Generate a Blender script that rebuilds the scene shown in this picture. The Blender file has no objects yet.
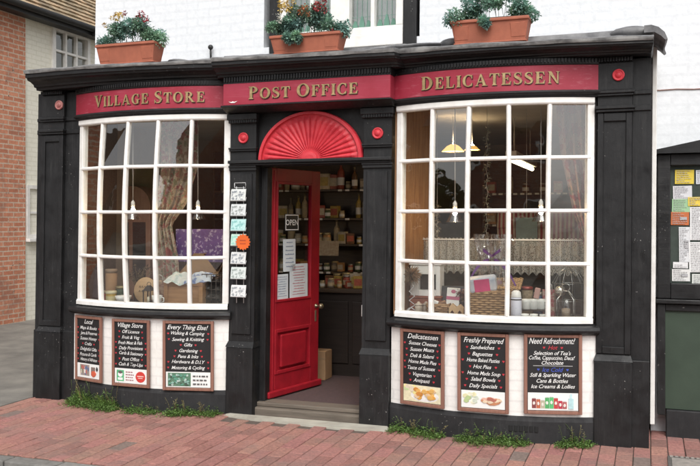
import bpy, bmesh, math, random
from mathutils import Vector, Matrix, noise
random.seed(11)
R = math.radians
sc = bpy.context.scene
COL = sc.collection

# ---------------------------------------------------------------- camera, sky, sun, exposure
CX, CD, CH, PSI, FPX, HZ = 2.75, 6.31, 1.6, R(19.35), 850.0, 220.0
cd = bpy.data.cameras.new('camera')
cam = bpy.data.objects.new('camera', cd); COL.objects.link(cam)
cam.location = (CX, -CD, CH); cam.rotation_euler = (R(90), 0, PSI)
cd.sensor_width = 36; cd.lens = FPX / 700 * 36; cd.shift_y = -13 / 700
cd.clip_start = 0.05; cd.clip_end = 600
sc.camera = cam

SUN_EL, SUN_AZ = R(48), R(160)      # azimuth clockwise from +Y
w = bpy.data.worlds.new('World'); sc.world = w; w.use_nodes = True
nt = w.node_tree; nt.nodes.clear()
sky = nt.nodes.new('ShaderNodeTexSky'); sky.sky_type = 'NISHITA'; sky.sun_disc = False
sky.sun_elevation = SUN_EL; sky.sun_rotation = SUN_AZ; sky.dust_density = 3.0; sky.air_density = 1.0
hs = nt.nodes.new('ShaderNodeHueSaturation'); hs.inputs['Saturation'].default_value = 0.16
bg = nt.nodes.new('ShaderNodeBackground'); bg.inputs['Strength'].default_value = 0.15
wo = nt.nodes.new('ShaderNodeOutputWorld')
nt.links.new(sky.outputs[0], hs.inputs['Color']); nt.links.new(hs.outputs[0], bg.inputs[0]); nt.links.new(bg.outputs[0], wo.inputs[0])
sl = bpy.data.lights.new('sun', 'SUN'); sl.energy = 1.5; sl.angle = R(40); sl.color = (1, .97, .93)
so = bpy.data.objects.new('sun', sl); COL.objects.link(so)
sd = Vector((math.sin(SUN_AZ) * math.cos(SUN_EL), math.cos(SUN_AZ) * math.cos(SUN_EL), math.sin(SUN_EL)))
so.rotation_euler = sd.to_track_quat('Z', 'Y').to_euler(); so.location = (0, -20, 30)
vs = sc.view_settings
vs.view_transform = 'Standard'; vs.look = 'None'; vs.gamma = 1; vs.use_curve_mapping = False
vs.exposure = 0.55
sc.cycles.use_denoising = True
sc.cycles.max_bounces = 10; sc.cycles.transparent_max_bounces = 24
sc.cycles.sample_clamp_indirect = 6

def at(x, y, Y):
    """where the sight line through a point of the photograph meets the upright plane at depth Y"""
    th = math.atan((x - 350) / FPX) - PSI
    d = CD + Y
    X = d * math.tan(th) + CX
    z = d * math.cos(PSI) - (X - CX) * math.sin(PSI)
    return X, CH + (HZ - y) / FPX * z

# ---------------------------------------------------------------- materials
MATS = {}
class NT:
    def __init__(s, m):
        s.t = m.node_tree; s.n = s.t.nodes; s.l = s.t.links
    def add(s, typ, **kw):
        n = s.n.new(typ)
        for k, v in kw.items():
            if hasattr(n, k): setattr(n, k, v)
        return n
    def link(s, a, b): s.l.new(a, b)
    def coord(s, scale=1.0, kind='Object', axes=None):
        tc = s.add('ShaderNodeTexCoord'); out = tc.outputs[kind]
        if axes:
            sp = s.add('ShaderNodeSeparateXYZ'); cb = s.add('ShaderNodeCombineXYZ')
            s.link(out, sp.inputs[0])
            for i, a in enumerate(axes): s.link(sp.outputs[a], cb.inputs[i])
            out = cb.outputs[0]
        mp = s.add('ShaderNodeMapping')
        sv = (scale,) * 3 if not hasattr(scale, '__len__') else scale
        mp.inputs['Scale'].default_value = sv
        s.link(out, mp.inputs[0]); return mp.outputs[0]
    def noise(s, vec, scale, detail=5, rough=.6):
        n = s.add('ShaderNodeTexNoise'); n.inputs['Scale'].default_value = scale
        n.inputs['Detail'].default_value = detail; n.inputs['Roughness'].default_value = rough
        s.link(vec, n.inputs['Vector']); return n.outputs['Fac']
    def ramp(s, fac, stops):
        r = s.add('ShaderNodeValToRGB'); e = r.color_ramp.elements
        while len(e) < len(stops): e.new(0.5)
        for k, (p, c) in zip(e, stops):
            k.position = p; k.color = (c, c, c, 1) if not hasattr(c, '__len__') else tuple(c) + (1,)
        s.link(fac, r.inputs[0]); return r.outputs[0]
    def mix(s, fac, a, b, mode='MIX'):
        m = s.add('ShaderNodeMix'); m.data_type = 'RGBA'; m.blend_type = mode
        for sock, v in ((m.inputs[0], fac), (m.inputs[6], a), (m.inputs[7], b)):
            if hasattr(v, 'links'): s.link(v, sock)
            elif hasattr(v, '__len__'): sock.default_value = tuple(v) + (1,)
            else: sock.default_value = v
        return m.outputs[2]
    def bump(s, h, strength, dist=.01, prev=None):
        b = s.add('ShaderNodeBump'); b.inputs['Strength'].default_value = strength; b.inputs['Distance'].default_value = dist
        s.link(h, b.inputs['Height'])
        if prev is not None: s.link(prev, b.inputs['Normal'])
        return b.outputs[0]

def mat(name, c1, c2=None, rough=.6, nscale=8, bump=.15, bscale=60, metallic=0, spec=.5, stops=(.35, .65), emit=None, estr=0, coat=0):
    if name in MATS: return MATS[name]
    m = bpy.data.materials.new(name); m.use_nodes = True
    n = NT(m); b = n.n['Principled BSDF']
    b.inputs['Roughness'].default_value = rough; b.inputs['Metallic'].default_value = metallic
    b.inputs['Specular IOR Level'].default_value = spec
    b.inputs['Coat Weight'].default_value = coat
    if c2 is None: c2 = tuple(min(1, v * .78) for v in c1)
    v = n.coord()
    col = n.ramp(n.noise(v, nscale), [(stops[0], c2), (stops[1], c1)])
    n.link(col, b.inputs['Base Color'])
    if bump: n.link(n.bump(n.noise(v, bscale), bump, .004), b.inputs['Normal'])
    if emit:
        b.inputs['Emission Color'].default_value = tuple(emit) + (1,); b.inputs['Emission Strength'].default_value = estr
    MATS[name] = m
    return m

def brick_mat(name, c1, c2, mortar, axes, bw=.225, bh=.075, msize=.012, bstr=.5, rough=.85, dirt=None, squash=.9, stain=None, contrast=True):
    m = bpy.data.materials.new(name); m.use_nodes = True
    n = NT(m); b = n.n['Principled BSDF']; b.inputs['Roughness'].default_value = rough
    v = n.coord(axes=axes)
    wob = n.add('ShaderNodeTexNoise'); wob.inputs['Scale'].default_value = 6; wob.inputs['Detail'].default_value = 3
    n.link(v, wob.inputs['Vector'])
    vm = n.add('ShaderNodeVectorMath', operation='SCALE'); vm.inputs['Scale'].default_value = .012
    n.link(wob.outputs['Color'], vm.inputs[0])
    va = n.add('ShaderNodeVectorMath', operation='ADD'); n.link(v, va.inputs[0]); n.link(vm.outputs[0], va.inputs[1])
    v2 = va.outputs[0]
    br = n.add('ShaderNodeTexBrick'); br.inputs['Scale'].default_value = 1
    br.inputs['Brick Width'].default_value = bw; br.inputs['Row Height'].default_value = bh
    br.inputs['Mortar Size'].default_value = msize; br.inputs['Mortar Smooth'].default_value = .25
    br.inputs['Color1'].default_value = tuple(c1) + (1,); br.inputs['Color2'].default_value = tuple(c2) + (1,)
    br.inputs['Mortar'].default_value = tuple(mortar) + (1,)
    n.link(v2, br.inputs['Vector'])
    col = br.outputs['Color']
    nz = n.noise(v, 22, 6, .7)
    col = n.mix(.5 if contrast else .15, col, n.mix(1, col, n.ramp(nz, [(.25, .45), (.75, 1.5)]), 'MULTIPLY'))
    if dirt:
        f = n.ramp(n.noise(v, 1.3, 6, .7), [(.5, 0), (.68, .8)])
        col = n.mix(f, col, dirt)
    if stain:
        f = n.ramp(n.noise(v, 16, 4, .65), [(.63, 0), (.7, 1)])
        col = n.mix(f, col, stain)
    n.link(col, b.inputs['Base Color'])
    h1 = n.bump(br.outputs['Fac'], -bstr, .012)
    n.link(n.bump(nz, .35, .006, h1), b.inputs['Normal'])
    MATS[name] = m
    return m

def col_mat(name, rough=.85, nscale=30, nstr=.6, bump=.4, bscale=70, tint=(1, 1, 1), translucent=0, dirt=None):
    """colour carried by each brick, tile or leaf (attribute Col) with fine mottling"""
    m = bpy.data.materials.new(name); m.use_nodes = True
    n = NT(m); b = n.n['Principled BSDF']; b.inputs['Roughness'].default_value = rough
    a = n.add('ShaderNodeAttribute', attribute_name='Col'); v = n.coord()
    nz = n.noise(v, nscale, 6, .7)
    c = n.mix(nstr, a.outputs['Color'], n.mix(1, a.outputs['Color'], n.ramp(nz, [(.25, .4), (.75, 1.6)]), 'MULTIPLY'))
    if dirt:
        c = n.mix(n.ramp(n.noise(v, 2.2, 7, .7), [(.48, 0), (.72, .75)]), c, dirt)
    n.link(c, b.inputs['Base Color'])
    if bump: n.link(n.bump(n.noise(v, bscale, 6, .7), bump, .006), b.inputs['Normal'])
    if translucent:
        t = n.add('ShaderNodeBsdfTranslucent'); n.link(c, t.inputs[0])
        mx = n.add('ShaderNodeMixShader'); mx.inputs[0].default_value = translucent
        n.link(b.outputs[0], mx.inputs[1]); n.link(t.outputs[0], mx.inputs[2])
        n.link(mx.outputs[0], n.n['Material Output'].inputs[0])
    MATS[name] = m
    return m

def paint_black(name, base=(.0085, .0085, .009), chip=(.13, .125, .12), amount=.67, rough=.42, streak=True):
    """old black gloss paint: fine chips, dusty bloom, brush and grain marks"""
    m = bpy.data.materials.new(name); m.use_nodes = True
    n = NT(m); b = n.n['Principled BSDF']; b.inputs['Specular IOR Level'].default_value = .35
    v = n.coord(); vz = n.coord((30, 30, 3)) if streak else n.coord((3, 30, 30))
    bloom = n.ramp(n.noise(v, 3.5, 7, .7), [(.38, 0), (.75, 1)])
    col = n.mix(bloom, base, tuple(c * 1.9 + .003 for c in base))
    grain = n.noise(vz, 2.0, 6, .65)
    col = n.mix(n.ramp(grain, [(.55, 0), (.8, .5)]), col, (.036, .035, .034))
    scuff = n.ramp(n.noise(n.coord((22, 22, 1.6) if streak else (1.6, 22, 22)), 1.4, 8, .72), [(.54, 0), (.76, .7)])
    worn = n.ramp(n.noise(v, 1.9, 5, .65), [(.36, .12), (.62, 1)])
    col = n.mix(n.mix(1, scuff, worn, 'MULTIPLY'), col, (.055, .054, .052))
    chips = n.ramp(n.noise(v, 60, 3, .55), [(amount, 0), (amount + .03, 1)])
    patch = n.ramp(n.noise(v, 2.4, 4, .6), [(.5, 0), (.62, 1)])
    ch = n.mix(1, chips, patch, 'MULTIPLY')
    col = n.mix(ch, col, chip)
    n.link(col, b.inputs['Base Color'])
    n.link(n.ramp(n.noise(v, 9, 5), [(.3, rough - .1), (.7, rough + .25)]), b.inputs['Roughness'])
    h = n.bump(grain, .25, .004)
    n.link(n.bump(n.noise(v, 35, 4), .18, .004, h), b.inputs['Normal'])
    MATS[name] = m
    return m

def glass_mat(name, f0=.08, tint=(.93, .95, .94), wav=.03):
    m = bpy.data.materials.new(name); m.use_nodes = True
    n = NT(m); n.n.remove(n.n['Principled BSDF'])
    v = n.coord()
    bp = n.bump(n.noise(v, 5.0, 2, .5), wav, .05)
    lw = n.add('ShaderNodeLayerWeight'); lw.inputs['Blend'].default_value = .5
    p = n.add('ShaderNodeMath', operation='POWER'); n.link(lw.outputs['Facing'], p.inputs[0]); p.inputs[1].default_value = 5
    k = n.add('ShaderNodeMath', operation='MULTIPLY_ADD'); n.link(p.outputs[0], k.inputs[0]); k.inputs[1].default_value = 1 - f0; k.inputs[2].default_value = f0
    tr = n.add('ShaderNodeBsdfTransparent'); tr.inputs[0].default_value = tuple(tint) + (1,)
    gl = n.add('ShaderNodeBsdfGlossy'); gl.inputs['Roughness'].default_value = .015; n.link(bp, gl.inputs['Normal'])
    mx = n.add('ShaderNodeMixShader'); n.link(k.outputs[0], mx.inputs[0]); n.link(tr.outputs[0], mx.inputs[1]); n.link(gl.outputs[0], mx.inputs[2])
    n.link(mx.outputs[0], n.n['Material Output'].inputs[0])
    MATS[name] = m
    return m

def emit_mat(name, c, s):
    m = bpy.data.materials.new(name); m.use_nodes = True
    b = m.node_tree.nodes['Principled BSDF']
    b.inputs['Base Color'].default_value = tuple(c) + (1,)
    b.inputs['Emission Color'].default_value = tuple(c) + (1,); b.inputs['Emission Strength'].default_value = s
    MATS[name] = m
    return m

def wood_mat(name, c1, c2, axis=0, rough=.6, scale=1.0, bump=.2):
    m = bpy.data.materials.new(name); m.use_nodes = True
    n = NT(m); b = n.n['Principled BSDF']; b.inputs['Roughness'].default_value = rough
    s = [26 * scale] * 3; s[axis] = 2.2 * scale
    v = n.coord(tuple(s)); g = n.noise(v, 1.6, 7, .65)
    col = n.ramp(g, [(.3, c2), (.7, c1)])
    n.link(col, b.inputs['Base Color']); n.link(n.bump(g, bump, .005), b.inputs['Normal'])
    MATS[name] = m
    return m

BLACK = paint_black('black_paint')
BLACKW = paint_black('worn_black_paint', chip=(.34, .33, .31), amount=.69)
BLACKH = paint_black('black_paint_horizontal', streak=False)
BASEBLK = paint_black('black_plinth_paint', base=(.014, .014, .015), chip=(.26, .25, .23), amount=.685, rough=.6)
WHITE = mat('white_gloss', (.82, .81, .78), (.70, .68, .64), .38, 9, .12, 40)
WHITEW = mat('white_weathered', (.80, .79, .76), (.55, .53, .49), .6, 14, .2, 40, stops=(.3, .48))
RED = mat('red_gloss', (.30, .011, .02), (.22, .008, .015), .45, 7, .15, 40, spec=.28, stops=(.3, .6))
REDF = mat('red_fan', (.62, .04, .055), (.44, .015, .028), .5, 9, .25, 50, stops=(.28, .62))
PINKW = mat('faded_pink', (.5, .22, .2), (.25, .06, .06), .7, 30, .2, 60)
GOLD = mat('gold_leaf', (.42, .31, .15), (.26, .18, .08), .45, 30, .1, 80, metallic=.25)
DARKL = mat('dark_letter_edge', (.035, .012, .012), None, .5)
LEAD = mat('weathered_lead', (.21, .21, .21), (.07, .07, .075), .7, 6, .5, 26, stops=(.35, .62))
LEADL = mat('pale_lead_edge', (.30, .30, .29), (.10, .10, .10), .75, 9, .4, 40)
TERRA = mat('terracotta', (.37, .115, .065), (.29, .09, .052), .7, 10, .15, 60)
SOIL = mat('soil', (.05, .035, .025), None, .95)
STONE = mat('pale_stone', (.42, .40, .34), (.30, .28, .235), .85, 5, .4, 60)
STEPW = wood_mat('worn_step_wood', (.17, .14, .11), (.085, .07, .055), 0, .75)
CARPET = mat('purple_mat', (.075, .045, .045), (.055, .034, .034), .95, 40, .3, 120)
INWALL = mat('room_wall', (.34, .27, .19), (.26, .2, .14), .85, 3)
INDARK = mat('room_ceiling', (.42, .40, .36), (.36, .34, .30), .9, 3)
DARKW = wood_mat('dark_wood', (.028, .02, .016), (.014, .01, .008), 0, .45)
BROWNW = wood_mat('brown_lining', (.34, .19, .09), (.17, .075, .035), 2, .6)
SHELFW = wood_mat('shelf_wood', (.075, .05, .032), (.04, .026, .016), 0, .5)
FRAMEW = wood_mat('board_frame', (.27, .135, .095), (.19, .085, .06), 2, .65)
CHALKB = mat('board_black', (.012, .012, .013), None, .5, 10, .03)
INKW = mat('white_ink', (.8, .8, .78), (.72, .72, .7), .6)
HEART = mat('heart_red', (.48, .03, .045), None, .6)
BLUEI = mat('blue_ink', (.05, .09, .45), None, .6)
PAPER = mat('paper_white', (.74, .74, .72), (.68, .68, .66), .8, 6)
GLASS = glass_mat('old_window_glass', .17, wav=.02)
GLASSU = glass_mat('upper_window_glass', .13)
GLASST = glass_mat('thin_clear_glass', .06)
ASPH = mat('asphalt', (.225, .212, .185), (.13, .123, .11), .92, 2.2, .8, 120)
ROADM = mat('road_tarmac', (.26, .205, .18), (.20, .165, .15), .92, 4, .5, 160)
BED = mat('paving_bed', (.12, .09, .075), (.075, .06, .048), .95, 20, .4, 120)
PAVE = col_mat('paving_brick', .9, 42, .85, 1.0, 90, dirt=(.19, .135, .12))
KERB = col_mat('kerb_stone', .9, 20, .6, .7, 40, dirt=(.10, .10, .09))
TILE = col_mat('roof_tile', .9, 14, .6, .4, 40, dirt=(.09, .08, .055))
LEAF = col_mat('leaf', .55, 60, .35, 0, translucent=.25)
PETAL = col_mat('petal', .6, 60, .2, 0, translucent=.2)
WBRICK = brick_mat('white_painted_brick', (.69, .71, .73), (.675, .695, .715), (.645, .665, .685), 'XZY', bstr=.22, rough=.7, contrast=False)
WBRICKP = brick_mat('white_panel_brick', (.79, .78, .75), (.76, .75, .72), (.70, .69, .665), 'XZY', bstr=.22, dirt=(.68, .66, .61), msize=.008, rough=.6, contrast=False)
CBRICK = brick_mat('cream_painted_brick', (.84, .82, .72), (.82, .80, .70), (.75, .73, .62), 'YZX', bstr=.45, rough=.8, dirt=(.72, .69, .58), contrast=False)
RBRICK = brick_mat('red_brick', (.62, .27, .165), (.50, .19, .11), (.58, .45, .35), 'YZX', bstr=.7, msize=.011, dirt=(.24, .12, .09), stain=(.12, .08, .06))
OBRICK = brick_mat('opposite_brick', (.26, .085, .055), (.2, .06, .04), (.25, .2, .17), 'XZY')
GREENP = mat('dark_green_panel', (.034, .055, .036), (.026, .043, .028), .6, 4, .1)
MATS['GREYI'] = mat('grey_iron', (.03, .03, .03), None, .5, metallic=.3)
IRON = MATS['GREYI']
WIRE = mat('white_wire', (.6, .6, .6), None, .4, metallic=.2)
WICK = col_mat('wicker', .75, 80, .5, .3, 120)
CARD = mat('cardboard', (.36, .225, .12), (.30, .18, .095), .85, 6, .1)
# ---------------------------------------------------------------- object helpers
def tag(o, label=None, cat=None, group=None, kind=None):
    if label: o['label'] = label
    if cat: o['category'] = cat
    if group: o['group'] = group
    if kind: o['kind'] = kind
    return o

def thing(name, label, cat, loc=(0, 0, 0), rz=0, group=None):
    o = bpy.data.objects.new(name, None); COL.objects.link(o)
    o.location = loc; o.rotation_euler = (0, 0, rz); o.empty_display_size = .1
    return tag(o, label, cat, group)

class MB:
    """collects shapes, then links them as one mesh object"""
    def __init__(s):
        s.bm = bmesh.new(); s.mi = 0; s.col = None
        s.cl = None
    def colour(s, c):
        if s.cl is None: s.cl = s.bm.loops.layers.float_color.new('Col')
        s.col = c; return s
    def _fin(s, faces):
        for f in faces:
            f.material_index = s.mi
            if s.cl is not None and s.col is not None:
                for l in f.loops: l[s.cl] = tuple(s.col) + (1,)
    def poly(s, pts):
        f = s.bm.faces.new([s.bm.verts.new(p) for p in pts]); s._fin([f]); return f
    def hexa(s, p, bev=0):
        v = [s.bm.verts.new(q) for q in p]
        fs = [s.bm.faces.new([v[i] for i in ix]) for ix in ((0, 3, 2, 1), (4, 5, 6, 7), (0, 1, 5, 4), (1, 2, 6, 5), (2, 3, 7, 6), (3, 0, 4, 7))]
        s._fin(fs)
        if bev:
            es = list({e for f in fs for e in f.edges})
            r = bmesh.ops.bevel(s.bm, geom=es, offset=bev, segments=2 if bev > .004 else 1, affect='EDGES', profile=.5)
            s._fin(r['faces'])
        return v
    def box(s, x0, x1, y0, y1, z0, z1, bev=0, m=None):
        p = [(x0, y0, z0), (x1, y0, z0), (x1, y1, z0), (x0, y1, z0), (x0, y0, z1), (x1, y0, z1), (x1, y1, z1), (x0, y1, z1)]
        if m is not None: p = [m @ Vector(q) for q in p]
        s.hexa(p, bev); return s
    def prism(s, poly, y0, y1, m=None):
        """outline in XZ pushed from y0 to y1"""
        a = [Vector((x, y0, z)) for x, z in poly]; b = [Vector((x, y1, z)) for x, z in poly]
        if m is not None: a = [m @ v for v in a]; b = [m @ v for v in b]
        va = [s.bm.verts.new(v) for v in a]; vb = [s.bm.verts.new(v) for v in b]
        n = len(va); fs = [s.bm.faces.new(va), s.bm.faces.new(vb[::-1])]
        for i in range(n): fs.append(s.bm.faces.new((va[i], vb[i], vb[(i + 1) % n], va[(i + 1) % n])))
        s._fin(fs); return s
    def lathe(s, prof, n=20, m=None, closed=True):
        """profile (r, z) turned about Z"""
        rows = []
        for r, z in prof:
            row = []
            for i in range(n):
                a = 2 * math.pi * i / n
                v = Vector((r * math.cos(a), r * math.sin(a), z))
                row.append(s.bm.verts.new(m @ v if m is not None else v))
            rows.append(row)
        fs = []
        for a, b in zip(rows, rows[1:]):
            for i in range(n): fs.append(s.bm.faces.new((a[i], a[(i + 1) % n], b[(i + 1) % n], b[i])))
        if closed:
            fs.append(s.bm.faces.new(rows[0][::-1])); fs.append(s.bm.faces.new(rows[-1]))
        for f in fs: f.smooth = True
        s._fin(fs); return s
    def tube(s, pts, r, n=6, cap=True):
        pts = [Vector(p) for p in pts]; rows = []
        rr = r if hasattr(r, '__len__') else [r] * len(pts)
        for i, p in enumerate(pts):
            d = (pts[min(i + 1, len(pts) - 1)] - pts[max(i - 1, 0)]).normalized()
            u = d.orthogonal().normalized() if i == 0 else (pu - d * pu.dot(d)).normalized()
            pu = u; v = d.cross(u)
            rows.append([s.bm.verts.new(p + (u * math.cos(2 * math.pi * k / n) + v * math.sin(2 * math.pi * k / n)) * rr[i]) for k in range(n)])
        fs = []
        for a, b in zip(rows, rows[1:]):
            for k in range(n): fs.append(s.bm.faces.new((a[k], a[(k + 1) % n], b[(k + 1) % n], b[k])))
        if cap: fs += [s.bm.faces.new(rows[0][::-1]), s.bm.faces.new(rows[-1])]
        for f in fs: f.smooth = True
        s._fin(fs); return s
    def sweep(s, path, prof, jit=None):
        """closed profile [(out, z)] carried along a plan path [(X, Y, nx, ny)]"""
        rows = []
        for i, (X, Y, nx, ny) in enumerate(path):
            rows.append([s.bm.verts.new((X + nx * o, Y + ny * o, z + (jit(i, j) if jit else 0))) for j, (o, z) in enumerate(prof)])
        n = len(prof); fs = []
        for a, b in zip(rows, rows[1:]):
            for k in range(n): fs.append(s.bm.faces.new((a[k], a[(k + 1) % n], b[(k + 1) % n], b[k])))
        fs += [s.bm.faces.new(rows[0][::-1]), s.bm.faces.new(rows[-1])]
        s._fin(fs); return s
    def grid(s, fn, nu, nv, smooth=True):
        g = [[s.bm.verts.new(fn(i / nu, j / nv)) for j in range(nv + 1)] for i in range(nu + 1)]
        fs = [s.bm.faces.new((g[i][j], g[i + 1][j], g[i + 1][j + 1], g[i][j + 1])) for i in range(nu) for j in range(nv)]
        for f in fs: f.smooth = smooth
        s._fin(fs); return s
    def ball(s, c, r, sx=1, sy=1, sz=1, seg=12):
        M = Matrix.Translation(c) @ Matrix.Diagonal((sx * r, sy * r, sz * r, 1))
        rr = bmesh.ops.create_uvsphere(s.bm, u_segments=seg, v_segments=max(6, seg // 2 + 1), radius=1, matrix=M)
        fs = list({f for v in rr['verts'] for f in v.link_faces})
        for f in fs: f.smooth = True
        s._fin(fs); return s
    def mesh(s, me, M):
        n0 = len(s.bm.verts); s.bm.verts.ensure_lookup_table(); nf = len(s.bm.faces)
        s.bm.from_mesh(me); s.bm.verts.ensure_lookup_table(); s.bm.faces.ensure_lookup_table()
        for v in s.bm.verts[n0:]: v.co = M @ v.co
        s._fin(s.bm.faces[nf:]); return s
    def build(s, name, mats, parent=None, recalc=True, loc=None, matrix=None, smooth_angle=None):
        if recalc: bmesh.ops.recalc_face_normals(s.bm, faces=s.bm.faces[:])
        me = bpy.data.meshes.new(name); s.bm.to_mesh(me); s.bm.free()
        for m in (mats if isinstance(mats, (list, tuple)) else [mats]): me.materials.append(m)
        o = bpy.data.objects.new(name, me); COL.objects.link(o)
        if parent is not None: o.parent = parent
        if loc is not None: o.location = loc
        if matrix is not None: o.matrix_local = matrix
        return o

def copy_tree(o, parent=None):
    c = o.copy(); COL.objects.link(c)
    if parent is not None: c.parent = parent
    for ch in list(o.children): copy_tree(ch, c)
    return c

def arc(x0, x1, sag, n=24, t0=-1, t1=1):
    c = x1 - x0; Rr = (c * c / 4 + sag * sag) / (2 * sag); h = math.asin(c / 2 / Rr); xc = (x0 + x1) / 2
    out = []
    for i in range(n + 1):
        a = (t0 + (t1 - t0) * i / n) * h
        out.append((xc + Rr * math.sin(a), -(Rr * math.cos(a) - (Rr - sag)), math.sin(a), -math.cos(a)))
    return out
def arc_pt(x0, x1, sag, t):
    return arc(x0, x1, sag, 1, t, t)[0]
def line(x0, x1, Y, n=1):
    return [(x0 + (x1 - x0) * i / n, Y, 0, -1) for i in range(n + 1)]

FONT_CACHE = {}
def text_mesh(s, size=1, shear=0, bold=0, space=1, align='CENTER'):
    k = (s, size, shear, bold, space, align)
    if k not in FONT_CACHE:
        c = bpy.data.curves.new('text', 'FONT'); c.body = s; c.size = size; c.shear = shear; c.offset = bold
        c.align_x = align; c.space_character = space; c.resolution_u = 2
        o = bpy.data.objects.new('text', c)
        FONT_CACHE[k] = bpy.data.meshes.new_from_object(o); bpy.data.objects.remove(o)
    return FONT_CACHE[k]
UPR = Matrix.Rotation(R(90), 4, 'X')      # text lying in XY stood up to face -Y

# ---------------------------------------------------------------- serif sign letters
def glyph(ch):
    """outlines (cap height 1) and advance of one roman capital with thick and thin strokes"""
    T, t, sf = .19, .075, .07
    P = []
    def bar(x0, x1, y0, y1): P.append([(x0, y0), (x1, y0), (x1, y1), (x0, y1)])
    def stem(x, w=T, y0=0, y1=1, bot=True, top=True):
        bar(x, x + w, y0, y1)
        if bot: P.append([(x - sf, 0), (x + w + sf, 0), (x + w + sf, .04), (x + w, .085), (x, .085), (x - sf, .04)])
        if top: P.append([(x - sf, 1), (x - sf, .96), (x, .915), (x + w, .915), (x + w + sf, .96), (x + w + sf, 1)])
    def ring(cx, cy, rx, ry, a0, a1, tw=T, th=t, n=22):
        o, i = [], []
        for k in range(n + 1):
            a = R(a0 + (a1 - a0) * k / n)
            o.append((cx + rx * math.cos(a), cy + ry * math.sin(a))); i.append((cx + (rx - tw) * math.cos(a), cy + (ry - th) * math.sin(a)))
        for k in range(n): P.append([o[k], o[k + 1], i[k + 1], i[k]])
    if ch == 'I': stem(sf); return P, T + 2 * sf
    if ch == 'L':
        stem(sf); bar(sf + T, .6, 0, t); P.append([(.6, 0), (.66, .3), (.62, .3), (.5, t), (.5, 0)]); return P, .67
    if ch in 'EF':
        stem(sf, bot=True); bar(sf + T, .58, 1 - t, 1); P.append([(.6, 1), (.48, 1), (.48, 1 - t), (.585, .72), (.62, .72)])
        bar(sf + T, .44, .48, .48 + t); P.append([(.42, .36), (.46, .36), (.46, .67), (.42, .67), (.38, .5)])
        if ch == 'E': bar(sf + T, .6, 0, t); P.append([(.62, 0), (.66, .3), (.62, .3), (.5, t), (.5, 0)]); return P, .68
        return P, .63
    if ch == 'T':
        stem(.26, top=False); bar(.03, .68, 1 - t, 1)
        P.append([(.02, 1), (0, .72), (.04, .72), (.13, 1 - t), (.13, 1)]); P.append([(.69, 1), (.71, .72), (.67, .72), (.58, 1 - t), (.58, 1)]); return P, .71
    if ch == 'N':
        stem(.1, t + .01, top=False); stem(.65, t + .01, bot=False); P.append([(.02, 1), (.25, 1), (.735, 0), (.66, 0), (.6, .04)]); return P, .84
    if ch == 'A':
        P.append([(.08, 0), (.155, 0), (.42, .86), (.38, 1), (.36, 1)]); P.append([(.36, 1), (.46, 1), (.8, 0), (.58, 0)])
        bar(.2, .62, .3, .3 + t); bar(0, .25, 0, .045); bar(.49, .88, 0, .045); return P, .88
    if ch == 'V':
        P.append([(.08, 1), (.3, 1), (.5, .2), (.45, 0), (.42, 0)]); P.append([(.42, 0), (.48, 0), (.8, 1), (.725, 1)])
        bar(0, .38, .955, 1); bar(.62, .88, .955, 1); return P, .86
    if ch in 'PR':
        stem(sf); ring(.3, .74, .33, .26, -90, 90); bar(sf + T, .31, 1 - t, 1); bar(sf + T, .31, .48, .48 + t)
        if ch == 'R': P.append([(.28, .5), (.48, .5), (.82, 0), (.6, 0)]); bar(.58, .86, 0, .05); return P, .84
        return P, .66
    if ch == 'D':
        stem(sf); ring(.3, .5, .48, .5, -90, 90, T + .01); bar(sf + T, .31, 1 - t, 1); bar(sf + T, .31, 0, t); return P, .81
    if ch == 'O': ring(.42, .5, .42, .515, 0, 360, T, t, 36); return P, .86
    if ch in 'CG':
        ring(.42, .5, .42, .515, 48, 312, T, t, 30)
        P.append([(.66, .98), (.7, .98), (.7, .66), (.66, .66), (.6, .86)])
        if ch == 'G': bar(.52, .7, 0.04, .42); bar(.45, .78, .40, .45); return P, .82
        P.append([(.66, .02), (.7, .12), (.7, .3), (.66, .3), (.58, .1)]); return P, .76
    if ch == 'S':
        pts = [(.5, .78), (.46, .9), (.33, .97), (.2, .94), (.11, .84), (.11, .71), (.2, .6), (.34, .51), (.46, .41), (.52, .28), (.48, .13), (.36, .04), (.22, .03), (.1, .1), (.06, .24)]
        wd = [.04, .06, .07, .09, .13, .17, .2, .21, .2, .17, .13, .09, .07, .06, .04]
        L, Q = [], []
        for i, p in enumerate(pts):
            a, b = pts[max(0, i - 1)], pts[min(len(pts) - 1, i + 1)]; d = Vector((b[0] - a[0], b[1] - a[1])).normalized()
            L.append((p[0] - d.y * wd[i] / 2, p[1] + d.x * wd[i] / 2)); Q.append((p[0] + d.y * wd[i] / 2, p[1] - d.x * wd[i] / 2))
        for i in range(len(pts) - 1): P.append([L[i], L[i + 1], Q[i + 1], Q[i]])
        bar(.49, .53, .7, 1.0); bar(.03, .07, .0, .3); return P, .6
    return P, .4

def sign_text(words_, span, cap, place):
    """raised gilt lettering; place(u) gives the frame at distance u along the sign board (0..1)"""
    seq = []; wtot = 0
    for wi, wd in enumerate(words_):
        if wi: wtot += .42
        for ci, ch in enumerate(wd):
            k = 1.16 if ci == 0 else 1.0
            P, adv = glyph(ch); seq.append((P, adv, k, wtot)); wtot += (adv + .13) * k
    mb = MB()
    for P, adv, k, x in seq:
        M = place((x + adv * k / 2) / wtot)
        sx = span / wtot
        for lay, (dx, dz, y0, y1, grow) in enumerate(((.008 / cap * 0.5, -.05, -.003, .004, 0), (0, 0, -.007, -.0032, 0))):
            mb.mi = 1 - lay
            for i, q in enumerate(P):
                e = i * .00012
                poly = [(((px - adv / 2) * k) * sx + dx * cap, (pz * k + dz) * cap) for px, pz in q]
                mb.prism(poly, y0 - e, y1, M)
    return mb
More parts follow.
